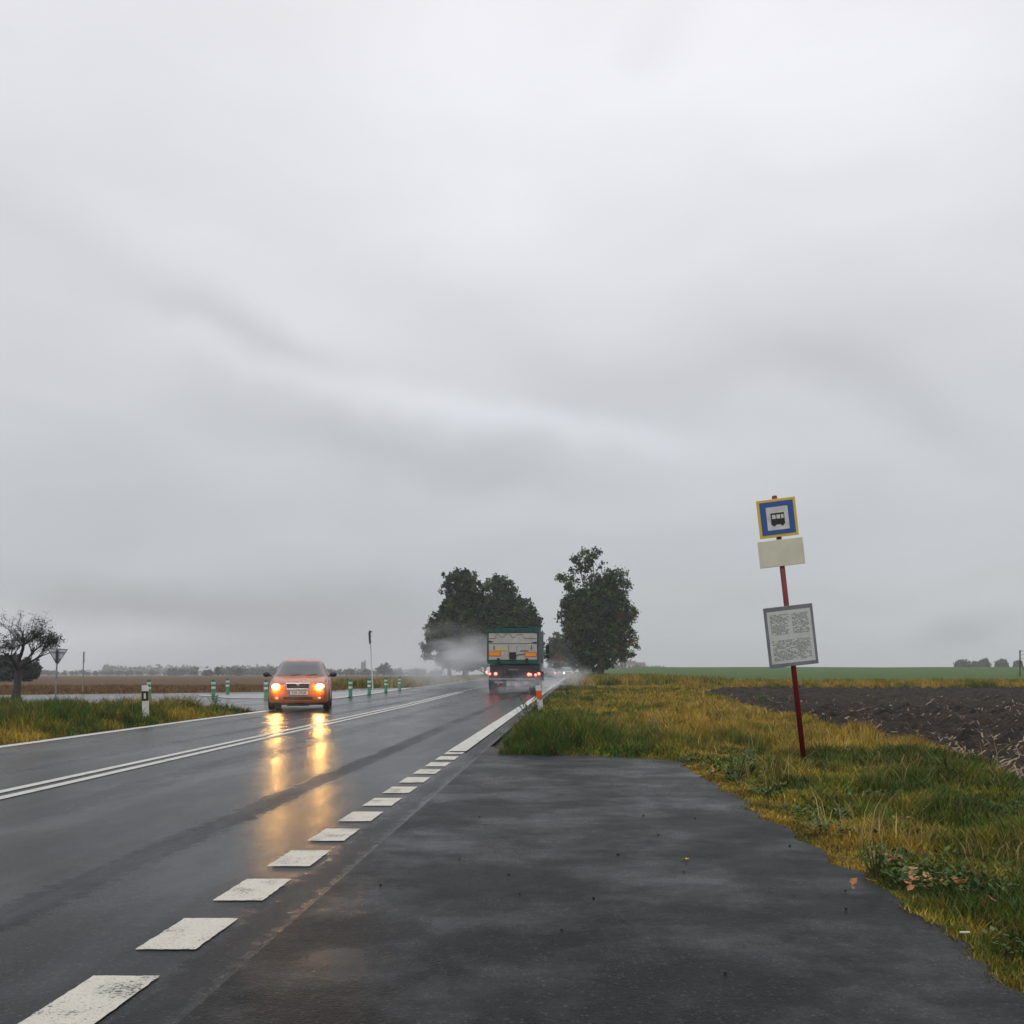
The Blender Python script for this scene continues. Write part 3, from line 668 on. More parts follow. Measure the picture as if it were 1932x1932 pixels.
treeline('distant_wood', 'hazy wood on the horizon right of the tall roadside tree', [(1145, 1215, 900, 1252, 1262, 60), (1205, 1260, 1100, 1255, 1262, 36), (1255, 1330, 1300, 1258, 1263, 30)], 62, BG)
treeline('distant_wood', 'low hazy hedge at the far end of the road', [(1095, 1150, 600, 1257, 1266, 30), (990, 1050, 600, 1256, 1266, 40)], 63, BG)

# half-bare fruit tree at the left edge
def bare_tree():
    X, Y = P(30, 1315); root = empty('fruit_tree', (X, Y, -.02), label='half-bare dark fruit tree at the left edge with crooked branches', cat='tree')
    rn = random.Random(23); mb = MB(); tips = []
    def grow(p, d, ln, rad, lev):
        pts = [p]; n = 4; q = p.copy(); dd = d.copy(); rr = [rad]
        for i in range(n):
            dd = (dd + Vector((rn.uniform(-.3, .3), rn.uniform(-.3, .3), rn.uniform(-.18, .26))) * (.9 if lev else .25)).normalized()
            q = q + dd * ln / n; pts.append(q.copy()); rr.append(rad * (1 - .55 * (i + 1) / n))
        mb.tube(pts, rr, 7 if lev < 2 else 4, cap=False)
        if lev >= 3: tips.extend(pts[1:])
        if lev >= 5: return
        nb = [5, 4, 4, 3, 3][lev]
        for k in range(nb):
            t = rn.uniform(.45, 1.0) if lev else rn.uniform(.75, 1.0)
            b = pts[min(n, max(1, int(round(t * n))))]
            a = rn.uniform(0, 6.283); sp = rn.uniform(.5, 1.15)
            side = Vector((math.cos(a), math.sin(a), 0)); nd_ = (dd * .8 + side * sp + Vector((0, 0, .22))).normalized()
            grow(b, nd_, ln * rn.uniform(.6, .82), rr[min(n, 3)] * rn.uniform(.5, .75), lev + 1)
    grow(Vector((0, 0, 0)), Vector((.03, 0, 1)), 1.55, .19, 0)
    mb.build('trunk', M_bark, root)
    r = np.random.RandomState(8); tp = np.array([tuple(t) for t in tips]); pick = r.rand(len(tp)) < np.clip(.95 - (tp[:, 2] - 1.4) / 1.7, .03, .6)
    tp = tp[pick]; k = 7; p = np.repeat(tp, k, 0) + r.normal(size=(len(tp) * k, 3)) * .07; n = len(p)
    a = r.normal(size=(n, 3)); a /= np.linalg.norm(a, axis=1)[:, None]; b = np.cross(a, r.normal(size=(n, 3))); b /= np.linalg.norm(b, axis=1)[:, None]
    s = .035 * r.uniform(.6, 1.4, (n, 1)); v = np.stack([p - a*s, p + b*s*.5, p + a*s, p - b*s*.5], 1)
    np_mesh('crown', v.reshape(-1, 3), np.arange(4*n), np.full(n, 4), M_leaf, root, np.repeat(np.array((.018, .026, .016)) * r.uniform(.6, 1.6, (n, 1)), 4, 0))
    return root
bare_tree()

# ------------------------------------------------------------------ text helper
def text_mesh(name, s, size, m, parent, loc, rot=(R(90), 0, 0), th=.001, sx=1.0):
    c = bpy.data.curves.new(name, 'FONT'); c.body = s; c.size = size; c.extrude = th; c.align_x = 'CENTER'; c.align_y = 'CENTER'
    t = bpy.data.objects.new(name + '_tmp', c); COL.objects.link(t)
    dg = bpy.context.evaluated_depsgraph_get(); dg.update()
    me = bpy.data.meshes.new_from_object(t.evaluated_get(dg)); me.name = name
    bpy.data.objects.remove(t)
    me.materials.clear(); o = link(name, me, m, parent); o.location = loc; o.rotation_euler = rot; o.scale = (sx, 1, 1)
    return o

# ------------------------------------------------------------------ bollards
def bollard(x, y, label, first=None):
    if first is None:
        root = empty('bollard', (x, y, .03), label=label, cat='bollard', group='green bollards with white bands')
        rb = .078; mb = MB()
        prof = [(rb * 1.25, 0), (rb * 1.25, .025), (rb, .04), (rb, .70), (rb * .9, .735), (rb * .55, .755)]
        n = 20; vs = []; fs = []
        for (q, z) in prof:
            for k in range(n): vs.append((q * math.cos(6.2832*k/n), q * math.sin(6.2832*k/n), z))
        for j in range(len(prof) - 1):
            for k in range(n): fs.append((j*n+k, j*n+(k+1)%n, (j+1)*n+(k+1)%n, (j+1)*n+k))
        fs.append(tuple((len(prof)-1)*n + k for k in range(n))); mb.add(vs, fs)
        mb.build('tube', M_green_p, root, True)
        for z in (.34, .53):
            b = MB(); vs = []; fs = []
            for (q, zz) in ((rb, z), (rb + .003, z + .004), (rb + .003, z + .088), (rb, z + .092)):
                for k in range(n): vs.append((q * math.cos(6.2832*k/n), q * math.sin(6.2832*k/n), zz))
            for j in range(3):
                for k in range(n): fs.append((j*n+k, j*n+(k+1)%n, (j+1)*n+(k+1)%n, (j+1)*n+k))
            b.add(vs, fs); b.build('reflective_band', M_white, root, True)
        return root
    c = first.copy(); COL.objects.link(c); c.location = (x, y, .03); c['label'] = label
    for ch in list(first.children):
        d = ch.copy(); COL.objects.link(d); d.parent = c
    return c
fb = None
for (px, py, lb) in [(281, 1318, 'green and white bollard half hidden behind the black banded roadside post'),
    (402.6, 1317, 'green and white bollard, left one of the pair left of the orange car'), (429.3, 1310.8, 'green and white bollard, right one of the pair left of the orange car'),
    (501.7, 1318.5, 'green and white bollard standing just left of the orange car'), (661.2, 1316.4, 'green and white bollard nearest to the right side of the orange car'),
    (696.7, 1311.3, 'green and white bollard at the foot of the thin pole'), (728, 1306.5, 'green and white bollard right after the thin pole'), (753.9, 1302.4, 'farthest green and white bollard, rightmost of its row')]:
    X, Y = P(px, py)
    o = bollard(X, Y, lb, fb)
    if fb is None: fb = o

# ------------------------------------------------------------------ roadside delineator posts
M_orange_r = mat('orange_reflector', (.75, .10, .015), .3, emit=(.9, .12, .02), es=.0)
def delineator(x, y, h, band, refl, label, lean=(0, 0), z=0, w=.12):
    root = empty('delineator_post', (x, y, z - .02), label=label, cat='roadside post', group='white roadside posts'); root.rotation_euler = (lean[1], lean[0], 0)
    mb = MB(); n = 6
    sec = [(-w/2, 0), (w/2, 0), (w*.42, w*.5), (.012, w*.85), (-.012, w*.85), (-w*.42, w*.5)]
    vs = []; fs = []
    for zz, sl_ in ((0, 0), (h - .07, 0), (h, 1)):
        for (a, b) in sec: vs.append((a, b, zz - (b / w * .05 if sl_ else 0)))
    for j in range(2):
        for k in range(6): fs.append((j*6+k, j*6+(k+1)%6, (j+1)*6+(k+1)%6, (j+1)*6+k))
    fs.append(tuple(12 + k for k in range(6))); mb.add(vs, fs); mb.build('post', M_white, root)
    b = MB(); e = .004
    z0, z1 = (h - .34, h - .13)
    vs = []; fs = []
    for zz in (z0, z1):
        for (a, c) in sec: vs.append((a * 1.05, c * 1.04 - e, zz))
    for k in range(6): fs.append((k, (k+1) % 6, 6 + (k+1) % 6, 6 + k))
    b.add(vs, fs); b.build('band', band, root)
    c = MB(); 
    if refl is M_white: c.box(-.022, .022, -e - .006, -e - .001, z0 + .045, z1 - .045)
    else: c.box(-w*.42, w*.42, -e - .006, -e - .001, z0 + .012, z1 - .012)
    c.build('reflector', refl, root)
    return root
X, Y = P(275, 1362); delineator(X, Y, .82, M_black, M_white, 'white roadside post with black band at the left edge line', lean=(-.03, 0), w=.135)
X, Y = P(1022, 1351); delineator(X, Y, .78, M_orange_r, M_orange_r, 'white roadside post with orange-red reflector, leaning at the right verge', lean=(-.12, .02), w=.135)
for px, lb in ((1080, 'left of the two tiny white roadside posts in the distance before the tall tree'), (1086, 'right of the two tiny white roadside posts in the distance before the tall tree')):
    Yp = 140 + (px - 1080) * 1.5; Xp = (px - CX) / F * Yp; delineator(Xp, Yp, .9, M_black, M_white, lb, z=float(T(Xp, Yp)) + .15, w=.16)

# ------------------------------------------------------------------ signs on poles at the left
M_darkpaint = worn('dark_grey_paint', (.03, .032, .034), (.07, .07, .07), 8, (.4, .6))
Xs = (104.5 - CX) / F * 38; root = empty('yield_sign', (Xs, 38, 0), label='inverted triangular give-way sign seen from behind at the left', cat='road sign'); root.rotation_euler = (0, R(2.2), R(8))
mb = MB(); mb.tube([(0, 0, -.1), (0, 0, 1.95)], .03, 8); mb.build('pole', M_steel, root)
mb = MB(); tri = [(-.35, 1.93), (.35, 1.93), (.0, 1.33)]; inn = [(-.33, 1.918), (.33, 1.918), (.0, 1.352)]
mb.prism(inn, .034, .037); mb.build('plate', worn('back_of_sign', (.62, .63, .63), (.50, .51, .51), 6, (.4, .6)), root)
mb = MB()
for i in range(3):
    a, b = tri[i], tri[(i + 1) % 3]; mb.tube([(a[0], .036, a[1]), (b[0], .036, b[1])], .014, 6)
mb.build('rim', M_darkpaint, root)
for a_, z_ in ((.24, 1.82), (.12, 1.55)): mb = MB(); mb.box(-a_, a_, .0, .035, z_ - .02, z_ + .02); mb.build('bracket', M_steel, root)
mb = MB(); mb.box(-.045, .045, -.04, -.03, 1.40, 1.90); mb.build('back_box', M_darkpaint, root)
Xs = (156 - CX) / F * 50; root = empty('edge_on_sign', (Xs, 50, 0), label='thin pole with a small sign seen edge-on, right of the give-way sign', cat='road sign'); root.rotation_euler = (0, R(1.2), R(23.3))
mb = MB(); mb.tube([(0, 0, -.1), (0, 0, 2.05)], .028, 8); mb.build('pole', M_steel, root)
mb = MB(); mb.box(.045, .06, -.02, .55, 1.5, 2.08); mb.build('plate', M_darkpaint, root)
for z_ in (1.62, 1.98): mb = MB(); mb.tube([(0, 0, z_), (.05, .0, z_)], .018, 6); mb.build('clamp', M_darkpaint, root)
X, Y = P(703.5, 1302.7); root = empty('edge_on_sign', (X, Y, .02), label='tall thin pale pole with a dark edge-on sign at its top, behind the bollards', cat='road sign'); root.rotation_euler = (0, R(-2.9), R(7.9))
mb = MB(); mb.tube([(0, 0, 0), (0, 0, 3.3)], .035, 8); mb.build('pole', M_white, root)
mb = MB(); mb.prism([(-.08, 2.62), (-.02, 2.55), (.03, 2.7), (.05, 3.3), (-.02, 3.36), (-.09, 3.2)], -.35, .35); mb.build('plate', M_darkpaint, root)
mb = MB(); mb.ell((.06, 0, 3.27), (.06, .06, .05)); mb.build('clamp', M_darkpaint, root)
mb = MB(); mb.box(-.01, .07, -.04, .04, 2.68, 2.73); mb.build('clamp', M_darkpaint, root)

# braced pole at the right edge with wires
Yp = 133; Xp = (1924.5 - CX) / F * Yp; zb = float(T(Xp, Yp)); root = empty('braced_pole', (Xp, Yp, zb), label='thin dark wooden pole with a diagonal brace and wires at the right edge', cat='pole')
hp = (HY - 1227) / F * Yp + H - zb
mb = MB(); mb.tube([(0, 0, -.3), (0, 0, hp)], .09, 8); mb.box(-.12, .3, -.05, .05, hp - .12, hp - .05); mb.build('post', M_bark, root)
mb = MB(); mb.tube([(0.02, 0, hp * .62), (1.0, .0, -.1)], .06, 6); mb.build('brace', M_bark, root)
for k, zz in enumerate((hp - .08, hp - .55, hp - 1.05)):
    mb = MB(); mb.tube([(0, 0, zz), (8, 0, zz - .12), (16, 0, zz)], .018, 5); mb.build('wire', M_black, root)

# tower and barn on the left skyline
Yt = 1250; s = Yt / F; Xt = (686 - CX) * s; zb = float(T(Xt, Yt)); root = empty('tower', (Xt, Yt, zb), label='distant grey stepped tower on the horizon right of the orange car', cat='tower')
tt = (HY - 1245) * s + H - zb; M_conc = worn('far_concrete', (.16, .16, .17), (.12, .12, .13), .3, (.8, .9))
mb = MB(); mb.box(-2.8, 1.0, -4, 4, 0, tt * .82, bev=.1); mb.build('wall', M_conc, root)
mb = MB(); mb.box(1.0, 2.7, -3, 3, 0, tt * .9, bev=.1); mb.box(1.2, 2.3, -2, 2, tt * .9, tt); mb.build('stair_shaft', M_conc, root)
mb = MB(); mb.box(-2.2, .6, -3, 3, tt * .82, tt * .87); mb.build('roof', M_conc, root)
for f in (.2, .34, .48, .62): mb = MB(); mb.box(-2.3, .5, -4.06, -3.9, tt * f, tt * f + 1.0); mb.build('window', M_darkpaint, root)
def barn(px, Y, w, h, label, wall, roof):
    s = Y / F; X = (px - CX) * s; zb = float(T(X, Y)); root = empty('barn', (X, Y, zb), label=label, cat='building')
    mb = MB(); mb.box(-w/2, w/2, -5, 5, -.5, h * .6); mb.build('wall', wall, root)
    mb = MB(); mb.add([(-w/2-.4, -5.5, h*.6), (w/2+.4, -5.5, h*.6), (w/2+.4, 5.5, h*.6), (-w/2-.4, 5.5, h*.6), (-w/2-.4, 0, h), (w/2+.4, 0, h)], [(0,1,5,4), (2,3,4,5), (0,4,3), (1,2,5), (3,2,1,0)]); mb.build('roof', roof, root)
    for k in range(3): mb = MB(); mb.box(-w*.35 + k*w*.3, -w*.35 + k*w*.3 + 2, -5.05, -4.9, .3, h*.42); mb.build('door', M_darkpaint, root)
M_red_roof = worn('tile_roof', (.16, .07, .05), (.12, .06, .05), .5, (.7, .9)); M_wwall = worn('white_render', (.5, .5, .5), (.42, .42, .42), .5, (.7, .9))
barn(396, 700, 13, 5.5, 'low white barn on the left horizon', M_wwall, worn('pale_roof', (.42, .43, .44), (.36, .37, .38), .5, (.6, .8)))
barn(1185, 850, 12, 7, 'far house with a reddish roof on the horizon right of the tall tree', M_wwall, M_red_roof)
barn(1207, 900, 9, 6, 'smaller far house with a reddish roof, right neighbour of the first one', M_wwall, M_red_roof)

# ------------------------------------------------------------------ bus stop sign by the lay-by
X, Y = P(1519, 1452)
root = empty('bus_stop_sign', (X, Y, -.02), label='leaning red bus stop post with a blue and yellow sign and a timetable board', cat='bus stop sign')
root.rotation_euler = (R(1), R(-6.4), R(-6))
M_redpost = worn('red_post', (.22, .012, .014), (.12, .015, .015), 10, (.35, .6)); M_yel = mat('sign_yellow', (.75, .52, .06), .4); M_blue = mat('sign_blue', (.03, .09, .32), .4)
M_print = mat('faded_print', (.12, .13, .12), .5)
M_cream = worn('cream_panel', (.72, .70, .52), (.62, .60, .46), 5, (.4, .6)); M_paper = worn('timetable_paper', (.62, .63, .60), (.50, .52, .46), 6, (.3, .5))
mb = MB(); mb.tube([(0, 0, 0), (0, 0, 3.12)], .030, 12); mb.ell((0, 0, 3.12), (.03, .03, .015)); mb.build('post', M_redpost, root, True)
mb = MB(); mb.box(-.215, .215, -.05, -.035, 2.66, 3.09, bev=.004); sg = mb.build('sign_plate', M_yel, root)
mb = MB(); mb.box(-.185, .185, -.053, -.0502, 2.69, 3.06); mb.build('blue_panel', M_blue, sg)
mb = MB(); mb.box(-.12, .12, -.056, -.0532, 2.74, 3.0); mb.build('white_panel', M_white, sg)
mb = MB(); mb.box(-.075, .075, -.059, -.0562, 2.80, 2.93); mb.tube([(-.045, -.0575, 2.795), (-.045, -.0571, 2.795)], .01); mb.box(-.06, -.03, -.0589, -.0563, 2.785, 2.80); mb.box(.03, .06, -.0589, -.0563, 2.785, 2.80); b_ = mb.build('bus_symbol', M_black, sg)
mb = MB(); mb.box(-.062, -.022, -.0605, -.0592, 2.865, 2.91); mb.box(-.012, .028, -.0605, -.0592, 2.865, 2.91); mb.box(.038, .066, -.0605, -.0592, 2.865, 2.91); mb.build('symbol_window', M_white, sg)
mb = MB(); mb.box(-.25, .25, -.048, -.036, 2.33, 2.63, bev=.004); mb.build('name_panel', M_cream, root)
mb = MB(); mb.box(-.27, .27, -.066, -.036, 1.20, 1.88, bev=.006); bd = mb.build('timetable_board', worn('grey_frame', (.22, .22, .24), (.15, .15, .16), 8, (.4, .5)), root)
mb = MB(); mb.box(-.24, .24, -.069, -.0665, 1.24, 1.83); mb.build('paper', M_paper, bd)
rq = random.Random(9)
for x0_, x1_, z0_, z1_ in ((-.21, .21, 1.28, 1.50), (-.21, -.01, 1.56, 1.79), (.03, .21, 1.56, 1.79)):
    mb = MB(); z_ = z1_
    while z_ > z0_:
        x_ = x0_
        while x_ < x1_ - .012:
            w_ = rq.uniform(.008, .035)
            if rq.random() < .8: mb.box(x_, min(x_ + w_, x1_), -.0705, -.0693, z_ - .006, z_)
            x_ += w_ + .008
        z_ -= .0145
    mb.build('timetable_rows', M_print, bd)
for z in (2.72, 3.02, 2.42, 1.3, 1.75): mb = MB(); mb.box(-.05, .05, -.036, .034, z - .014, z + .014); mb.build('clamp', M_steel, root)

# ------------------------------------------------------------------ cars
M_glass = mat('window_glass', (.03, .035, .035), .06, spec=.8); M_glass.node_tree.nodes['Principled BSDF'].inputs['Coat Weight'].default_value = .6
def lamp(name, col, st):
    return mat(name, (.8, .8, .8), .3, emit=col, es=st)
M_head = lamp('headlamp_lit', (1, .55, .14), 320); M_headfar = lamp('far_headlamp_lit', (1, .8, .5), 18); M_headhalo = lamp('headlamp_lens_halo', (1, .50, .06), 2.6)  # the weaker lens glow paints a yellow halo ring around the bulb
M_tail = lamp('tail_lamp_lit', (1, .05, .02), 9); M_tailoff = mat('tail_lamp', (.25, .01, .01), .25); M_plate = mat('plate_white', (.72, .72, .68), .4)
M_alloy = mat('wheel_rim', (.4, .4, .42), .35, .8)
def wheel(root, x, y, rad, w, name='wheel'):
    mb = MB(); sd = 1 if x > 0 else -1; n = 28
    prof = [(rad * .62, w/2), (rad * .9, w/2), (rad, w*.38), (rad, -w*.38), (rad * .9, -w/2), (rad * .62, -w/2)]
    vs = []; fs = []
    for (q, o) in prof:
        for k in range(n): vs.append((x + o, y + q * math.cos(6.2832*k/n), rad + q * math.sin(6.2832*k/n)))
    for j in range(5):
        for k in range(n): fs.append((j*n+k, (j+1)*n+k, (j+1)*n+(k+1)%n, j*n+(k+1)%n))
    mb.add(vs, fs); t = mb.build(name, M_rubber, root, False)
    mb = MB(); vs = [(x + sd*(w/2 - .02), y, rad)]; fs = []
    for q in (.16, .60):
        for k in range(n): vs.append((x + sd*(w/2 - (.005 if q < .3 else .03)), y + rad*q*math.cos(6.2832*k/n), rad + rad*q*math.sin(6.2832*k/n)))
    for k in range(n):
        fs.append((0, 1+k, 1+(k+1)%n))
        if k % 4 != 0: fs.append((1+k, 1+n+k, 1+n+(k+1)%n, 1+(k+1)%n))
    mb.add(vs, fs); mb.tube([(x + sd*(w/2-.035), y, rad), (x + sd*(w/2-.07), y, rad)], rad * .6, 24); mb.build('rim', M_alloy, t)
    return t
def lerp(a, b, t): return a + (b - a) * t
def make_car(loc, rz, paint, label, cat, lit_front=True, lit_rear=False, plate='5S8 2928', detail=True, name='hatchback_car', group=None, scale=1.0, one_lamp=False):
    root = empty(name, loc, rz, label, cat, group); root.scale = (scale,) * 3
    hm = M_head if detail else M_headfar
    # lower body: stations along the length, front at y=0
    st = [  # y, half width, bottom, mid z, shoulder z, top z, crown
        (-.015, .46, .30, .42, .56, .60, .005), (.0, .60, .24, .42, .58, .66, .01), (.045, .70, .20, .44, .60, .715, .015), (.14, .775, .19, .45, .63, .765, .02), (.35, .81, .19, .46, .68, .815, .025), (.7, .825, .19, .47, .74, .875, .02),
        (1.0, .83, .19, .48, .79, .925, .01), (1.4, .835, .19, .48, .82, .94, 0), (2.4, .835, .19, .48, .84, .95, 0), (3.3, .83, .20, .48, .86, .96, 0), (3.7, .80, .24, .5, .86, .95, 0), (3.88, .74, .28, .5, .84, .92, 0), (3.96, .62, .34, .5, .80, .86, 0)]
    V = []; Fs = []
    for (y, w, zb, zm, zs, zt, cr_) in st:
        half = [(0, zb), (w*.55, zb), (w*.90, zb + .01), (w*.985, zb + .07), (w, zm), (w*.995, (zm+zs)/2), (w*.97, zs), (w*.92, (zs+zt)/2 + .01), (w*.83, zt), (w*.5, zt + cr_ * .8), (0, zt + cr_)]
        ring = half + [(-a, b) for a, b in half[-2:0:-1]]
        V += [(a, y, b) for a, b in ring]
    nr = 20
    for i in range(len(st) - 1):
        for k in range(nr):
            Fs.append((i*nr+k, i*nr+(k+1)%nr, (i+1)*nr+(k+1)%nr, (i+1)*nr+k))
    Fs.append(tuple(range(nr))[::-1]); Fs.append(tuple((len(st)-1)*nr + k for k in range(nr)))
    mb = MB(); mb.add(V, Fs)
    # greenhouse rings: z, y front, y rear, half width
    G = [(.90, .93, 3.86, .79), (.94, .98, 3.84, .775), (1.12, 1.26, 3.70, .70), (1.30, 1.56, 3.50, .62), (1.375, 1.74, 3.38, .575), (1.415, 1.92, 3.25, .51), (1.43, 2.1, 3.0, .38)]
    def gp(z, a, off=0):
        for i in range(len(G) - 1):
            if z <= G[i+1][0] + 1e-6: break
        t = (z - G[i][0]) / (G[i+1][0] - G[i][0]); yf = lerp(G[i][1], G[i+1][1], t); yr = lerp(G[i][2], G[i+1][2], t); w = lerp(G[i][3], G[i+1][3], t)
        c, s_ = math.cos(a), math.sin(a)
        ex = abs(c) ** .38 * (1 if c >= 0 else -1); ey = abs(s_) ** .62 * (1 if s_ >= 0 else -1)
        p = Vector((w * ex, (yf + yr)/2 + (yr - yf)/2 * ey, z)); nrm = Vector((ex * 1.0, ey * .9, .45)).normalized(); return p + nrm * off
    na = 56; vs = []; fs = []
    for g in G:
        for k in range(na): vs.append(gp(g[0], 2*math.pi*k/na))
    for j in range(len(G) - 1):
        for k in range(na): fs.append((j*na+k, j*na+(k+1)%na, (j+1)*na+(k+1)%na, (j+1)*na+k))
    fs.append(tuple((len(G)-1)*na + k for k in range(na))); mb.add(vs, fs)
    body = mb.build('body', paint, root, True)
    mod = body.modifiers.new('bev', 'EDGE_SPLIT'); mod.split_angle = R(38)
    def pane(nm, a0, a1, z0, z1):
        q = MB(); vs = []; fs = []; n = 14; m_ = 6
        for j in range(m_ + 1):
            for k in range(n + 1): vs.append(gp(lerp(z0, z1, j/m_), R(lerp(a0, a1, k/n)), .008))
        for j in range(m_):
            for k in range(n): fs.append((j*(n+1)+k, j*(n+1)+k+1, (j+1)*(n+1)+k+1, (j+1)*(n+1)+k))
        q.add(vs, fs); return q.build(nm, M_glass, root, True)
    pane('windscreen', -138, -42, .955, 1.36)
    for sgn in (0, 1):
        f = (lambda a: a) if sgn == 0 else (lambda a: 180 - a)
        pane('side_window', f(-30), f(-2), .97, 1.33); pane('side_window', f(3), f(28), .97, 1.33)
    pane('rear_window', 48, 132, 1.0, 1.33)
    for x in (-.745, .745):
        for y in (.72, 3.18):
            wheel(root, x, y, .295, .185)
    q = MB(); q.box(-.70, .70, .25, 3.7, .15, .20); q.box(-.3, .3, .1, .5, .13, .19); q.build('underbody', M_black, root)
    for sx in (-1, 1):
        q = MB(); q.ell((sx * .93, 1.08, .985), (.10, .055, .068), 12, 8); q.box(min(sx*.78, sx*.90), max(sx*.78, sx*.90), 1.07, 1.11, .93, .965); q.build('mirror', M_black, root, True)
    # headlights
    for sx in (-1, 1):
        lit = lit_front and not (one_lamp and sx > 0)
        q = MB(); q.ell((sx * .585, .045, .665), (.125, .075, .085), 18, 12); hl = q.build('headlight', M_headhalo if lit else mat('lamp_glass_off', (.5, .5, .52), .1), root, True)
        q = MB(); q.ell((sx * .585 - .02, -.035, .655), (.075, .022, .058), 16, 10); q.build('bulb', hm if lit else M_chrome, hl, True)
    # rear lamps
    for sx in (-1, 1):
        q = MB(); q.box(sx*.70 - .07, sx*.70 + .07, 3.86, 3.93, .66, .9, bev=.02); q.build('tail_light', M_tail if lit_rear else M_tailoff, root)
    # grille
    q = MB(); q.prism([(-.285, .60), (.285, .60), (.305, .735), (-.305, .735)], -.028, .02); gr = q.build('grille', M_black, root)
    q = MB(); fr = [(-.298, .592), (.298, .592), (.32, .748), (-.32, .748)]
    for i in range(4):
        a, b = fr[i], fr[(i+1)%4]; q.tube([(a[0], -.03, a[1]), (b[0], -.03, b[1])], .013, 6)
    q.build('grille_frame', M_chrome, gr)
    q = MB(); [q.box(-.28, .28, -.034, -.028, z, z + .012) for z in (.625, .655, .685, .712)]; q.build('grille_slat', M_black, gr)
    q = MB(); q.tube([(0, -.04, .728), (0, -.028, .728)], .042, 18); q.tube([(-.07, -.036, .745), (.07, -.036, .745)], .01, 6); bdg = q.build('badge', M_chrome, root)
    q = MB(); q.box(-.40, .40, -.022, .01, .30, .385, bev=.01); q.build('lower_grille', M_black, root)
    q = MB(); q.box(-.70, .70, .03, .2, .195, .235, bev=.01); q.build('front_lip', M_black, root)
    for sx in (-1, 1):
        q = MB(); q.ell((sx * .56, .005, .335), (.055, .02, .04), 14, 8); q.build('fog_light', mat('fog_glass', (.55, .52, .45), .15), root, True)
    q = MB(); q.box(-.26, .26, -.036, -.026, .435, .545, bev=.003); p_ = q.build('number_plate', M_plate, root)
    q = MB(); q.box(-.258, -.215, -.038, -.0362, .438, .542); q.build('blue_strip', M_blue, p_)
    if detail: text_mesh('plate_number', plate, .105, M_black, p_, (.02, -.0375, .49))
    for x in (-.25, .2):
        q = MB(); q.tube([(x, 1.0, .965), (x + .28, 1.06, 1.0)], .008, 5); q.build('wiper', M_black, root)
    return root
M_carpaint = worn('orange_paint', (.56, .125, .025), (.46, .09, .02), 3, (.22, .34), coat=.5)
CARX, CARY = (571 - CX) / F * 28.0, 28.0
make_car((CARX, CARY - .6, .02), R(9), M_carpaint, 'orange-red hatchback with lit headlights driving towards the viewer on the wet road', 'car')
Yc = 150; make_car(((1072 - CX) / F * Yc, Yc, .02), R(3), worn('pale_paint', (.55, .56, .57), (.45, .46, .47), 3, (.25, .35), coat=.5), 'pale car with one bright headlight coming out of the spray far behind the truck', 'car', True, False, detail=False, name='oncoming_car', scale=1.1, one_lamp=False)
Yc = 125; make_car(((1040 - CX) / F * Yc + .0, Yc + 4, .02), R(180 - 3.6), worn('dark_paint', (.05, .055, .06), (.07, .075, .08), 3, (.25, .35), coat=.5), 'dark car with faint red tail lights ahead of the truck in the spray', 'car', False, True, detail=False, name='leading_car')

# ------------------------------------------------------------------ truck
M_tg = worn('truck_green', (.0, .095, .065), (.01, .06, .045), 3, (.35, .55)); M_tarp = worn('green_tarp', (.004, .045, .038), (.01, .07, .055), 5, (.4, .6), .6)
M_gate = worn('dirty_white', (.50, .49, .44), (.38, .37, .33), 2.5, (.4, .6)); M_side_p = worn('grey_side', (.22, .23, .23), (.14, .15, .15), 3, (.4, .6))
M_ch = worn('chassis_dark', (.022, .022, .025), (.05, .048, .05), 5, (.5, .8)); M_or = mat('marker_orange', (.85, .33, .015), .35); M_rb = mat('marker_red', (.75, .06, .03), .35)
M_y2 = mat('sticker_yellow', (.70, .55, .03), .4); M_grey = worn('grey_plate', (.35, .36, .38), (.25, .26, .28), 8, (.4, .6))
TX, TY = (968 - CX) / F * 49, 49.0
tr = empty('truck', (TX, TY, .02), -math.atan(RD), 'green framed tipper truck with dirty white tailgate and lit red tail lamps', 'truck')
def U(x): return -1.765 + .002407 * x
def Z(y): return 3.777 - .002407 * y
# load box
q = MB()
q.box(-1.25, -1.19, 0, 5.6, 1.43, 3.16); q.box(1.17, 1.25, 0, 5.6, 1.43, 3.16); q.box(-1.19, 1.17, -.01, .10, 1.43, 1.62); q.box(-1.19, 1.17, .0, .12, 2.93, 3.12)
q.box(-1.19, 1.17, 5.5, 5.6, 1.43, 3.5); q.build('box_frame', M_tg, tr)
q = MB(); q.box(-1.19, 1.17, .1, 5.5, 1.5, 1.6); q.box(1.2505, 1.262, .12, 5.5, 1.55, 3.05); q.box(-1.262, -1.2505, .12, 5.5, 1.55, 3.05); q.build('side_panel', M_side_p, tr)
for k in range(7):
    q = MB(); yk = .15 + k * .87
    for x in (-1.30, 1.262): q.box(x, x + .04, yk, yk + .07, 1.5, 3.08)
    q.build('side_rib', M_side_p, tr)
q = MB(); nx, ny = 14, 16; vs = []; fs = []
rn = random.Random(4)
for j in range(ny + 1):
    for i in range(nx + 1):
        x = lerp(-1.27, 1.26, i / nx); edge = 1 - (abs(i / nx - .5) * 2) ** 4; vs.append((x, lerp(-.03, 5.6, j / ny), 3.13 + .09 * edge + rn.uniform(-.015, .02)))
for j in range(ny):
    for i in range(nx): a = j*(nx+1)+i; fs.append((a, a+1, a+nx+2, a+nx+1))
q.add(vs, fs)
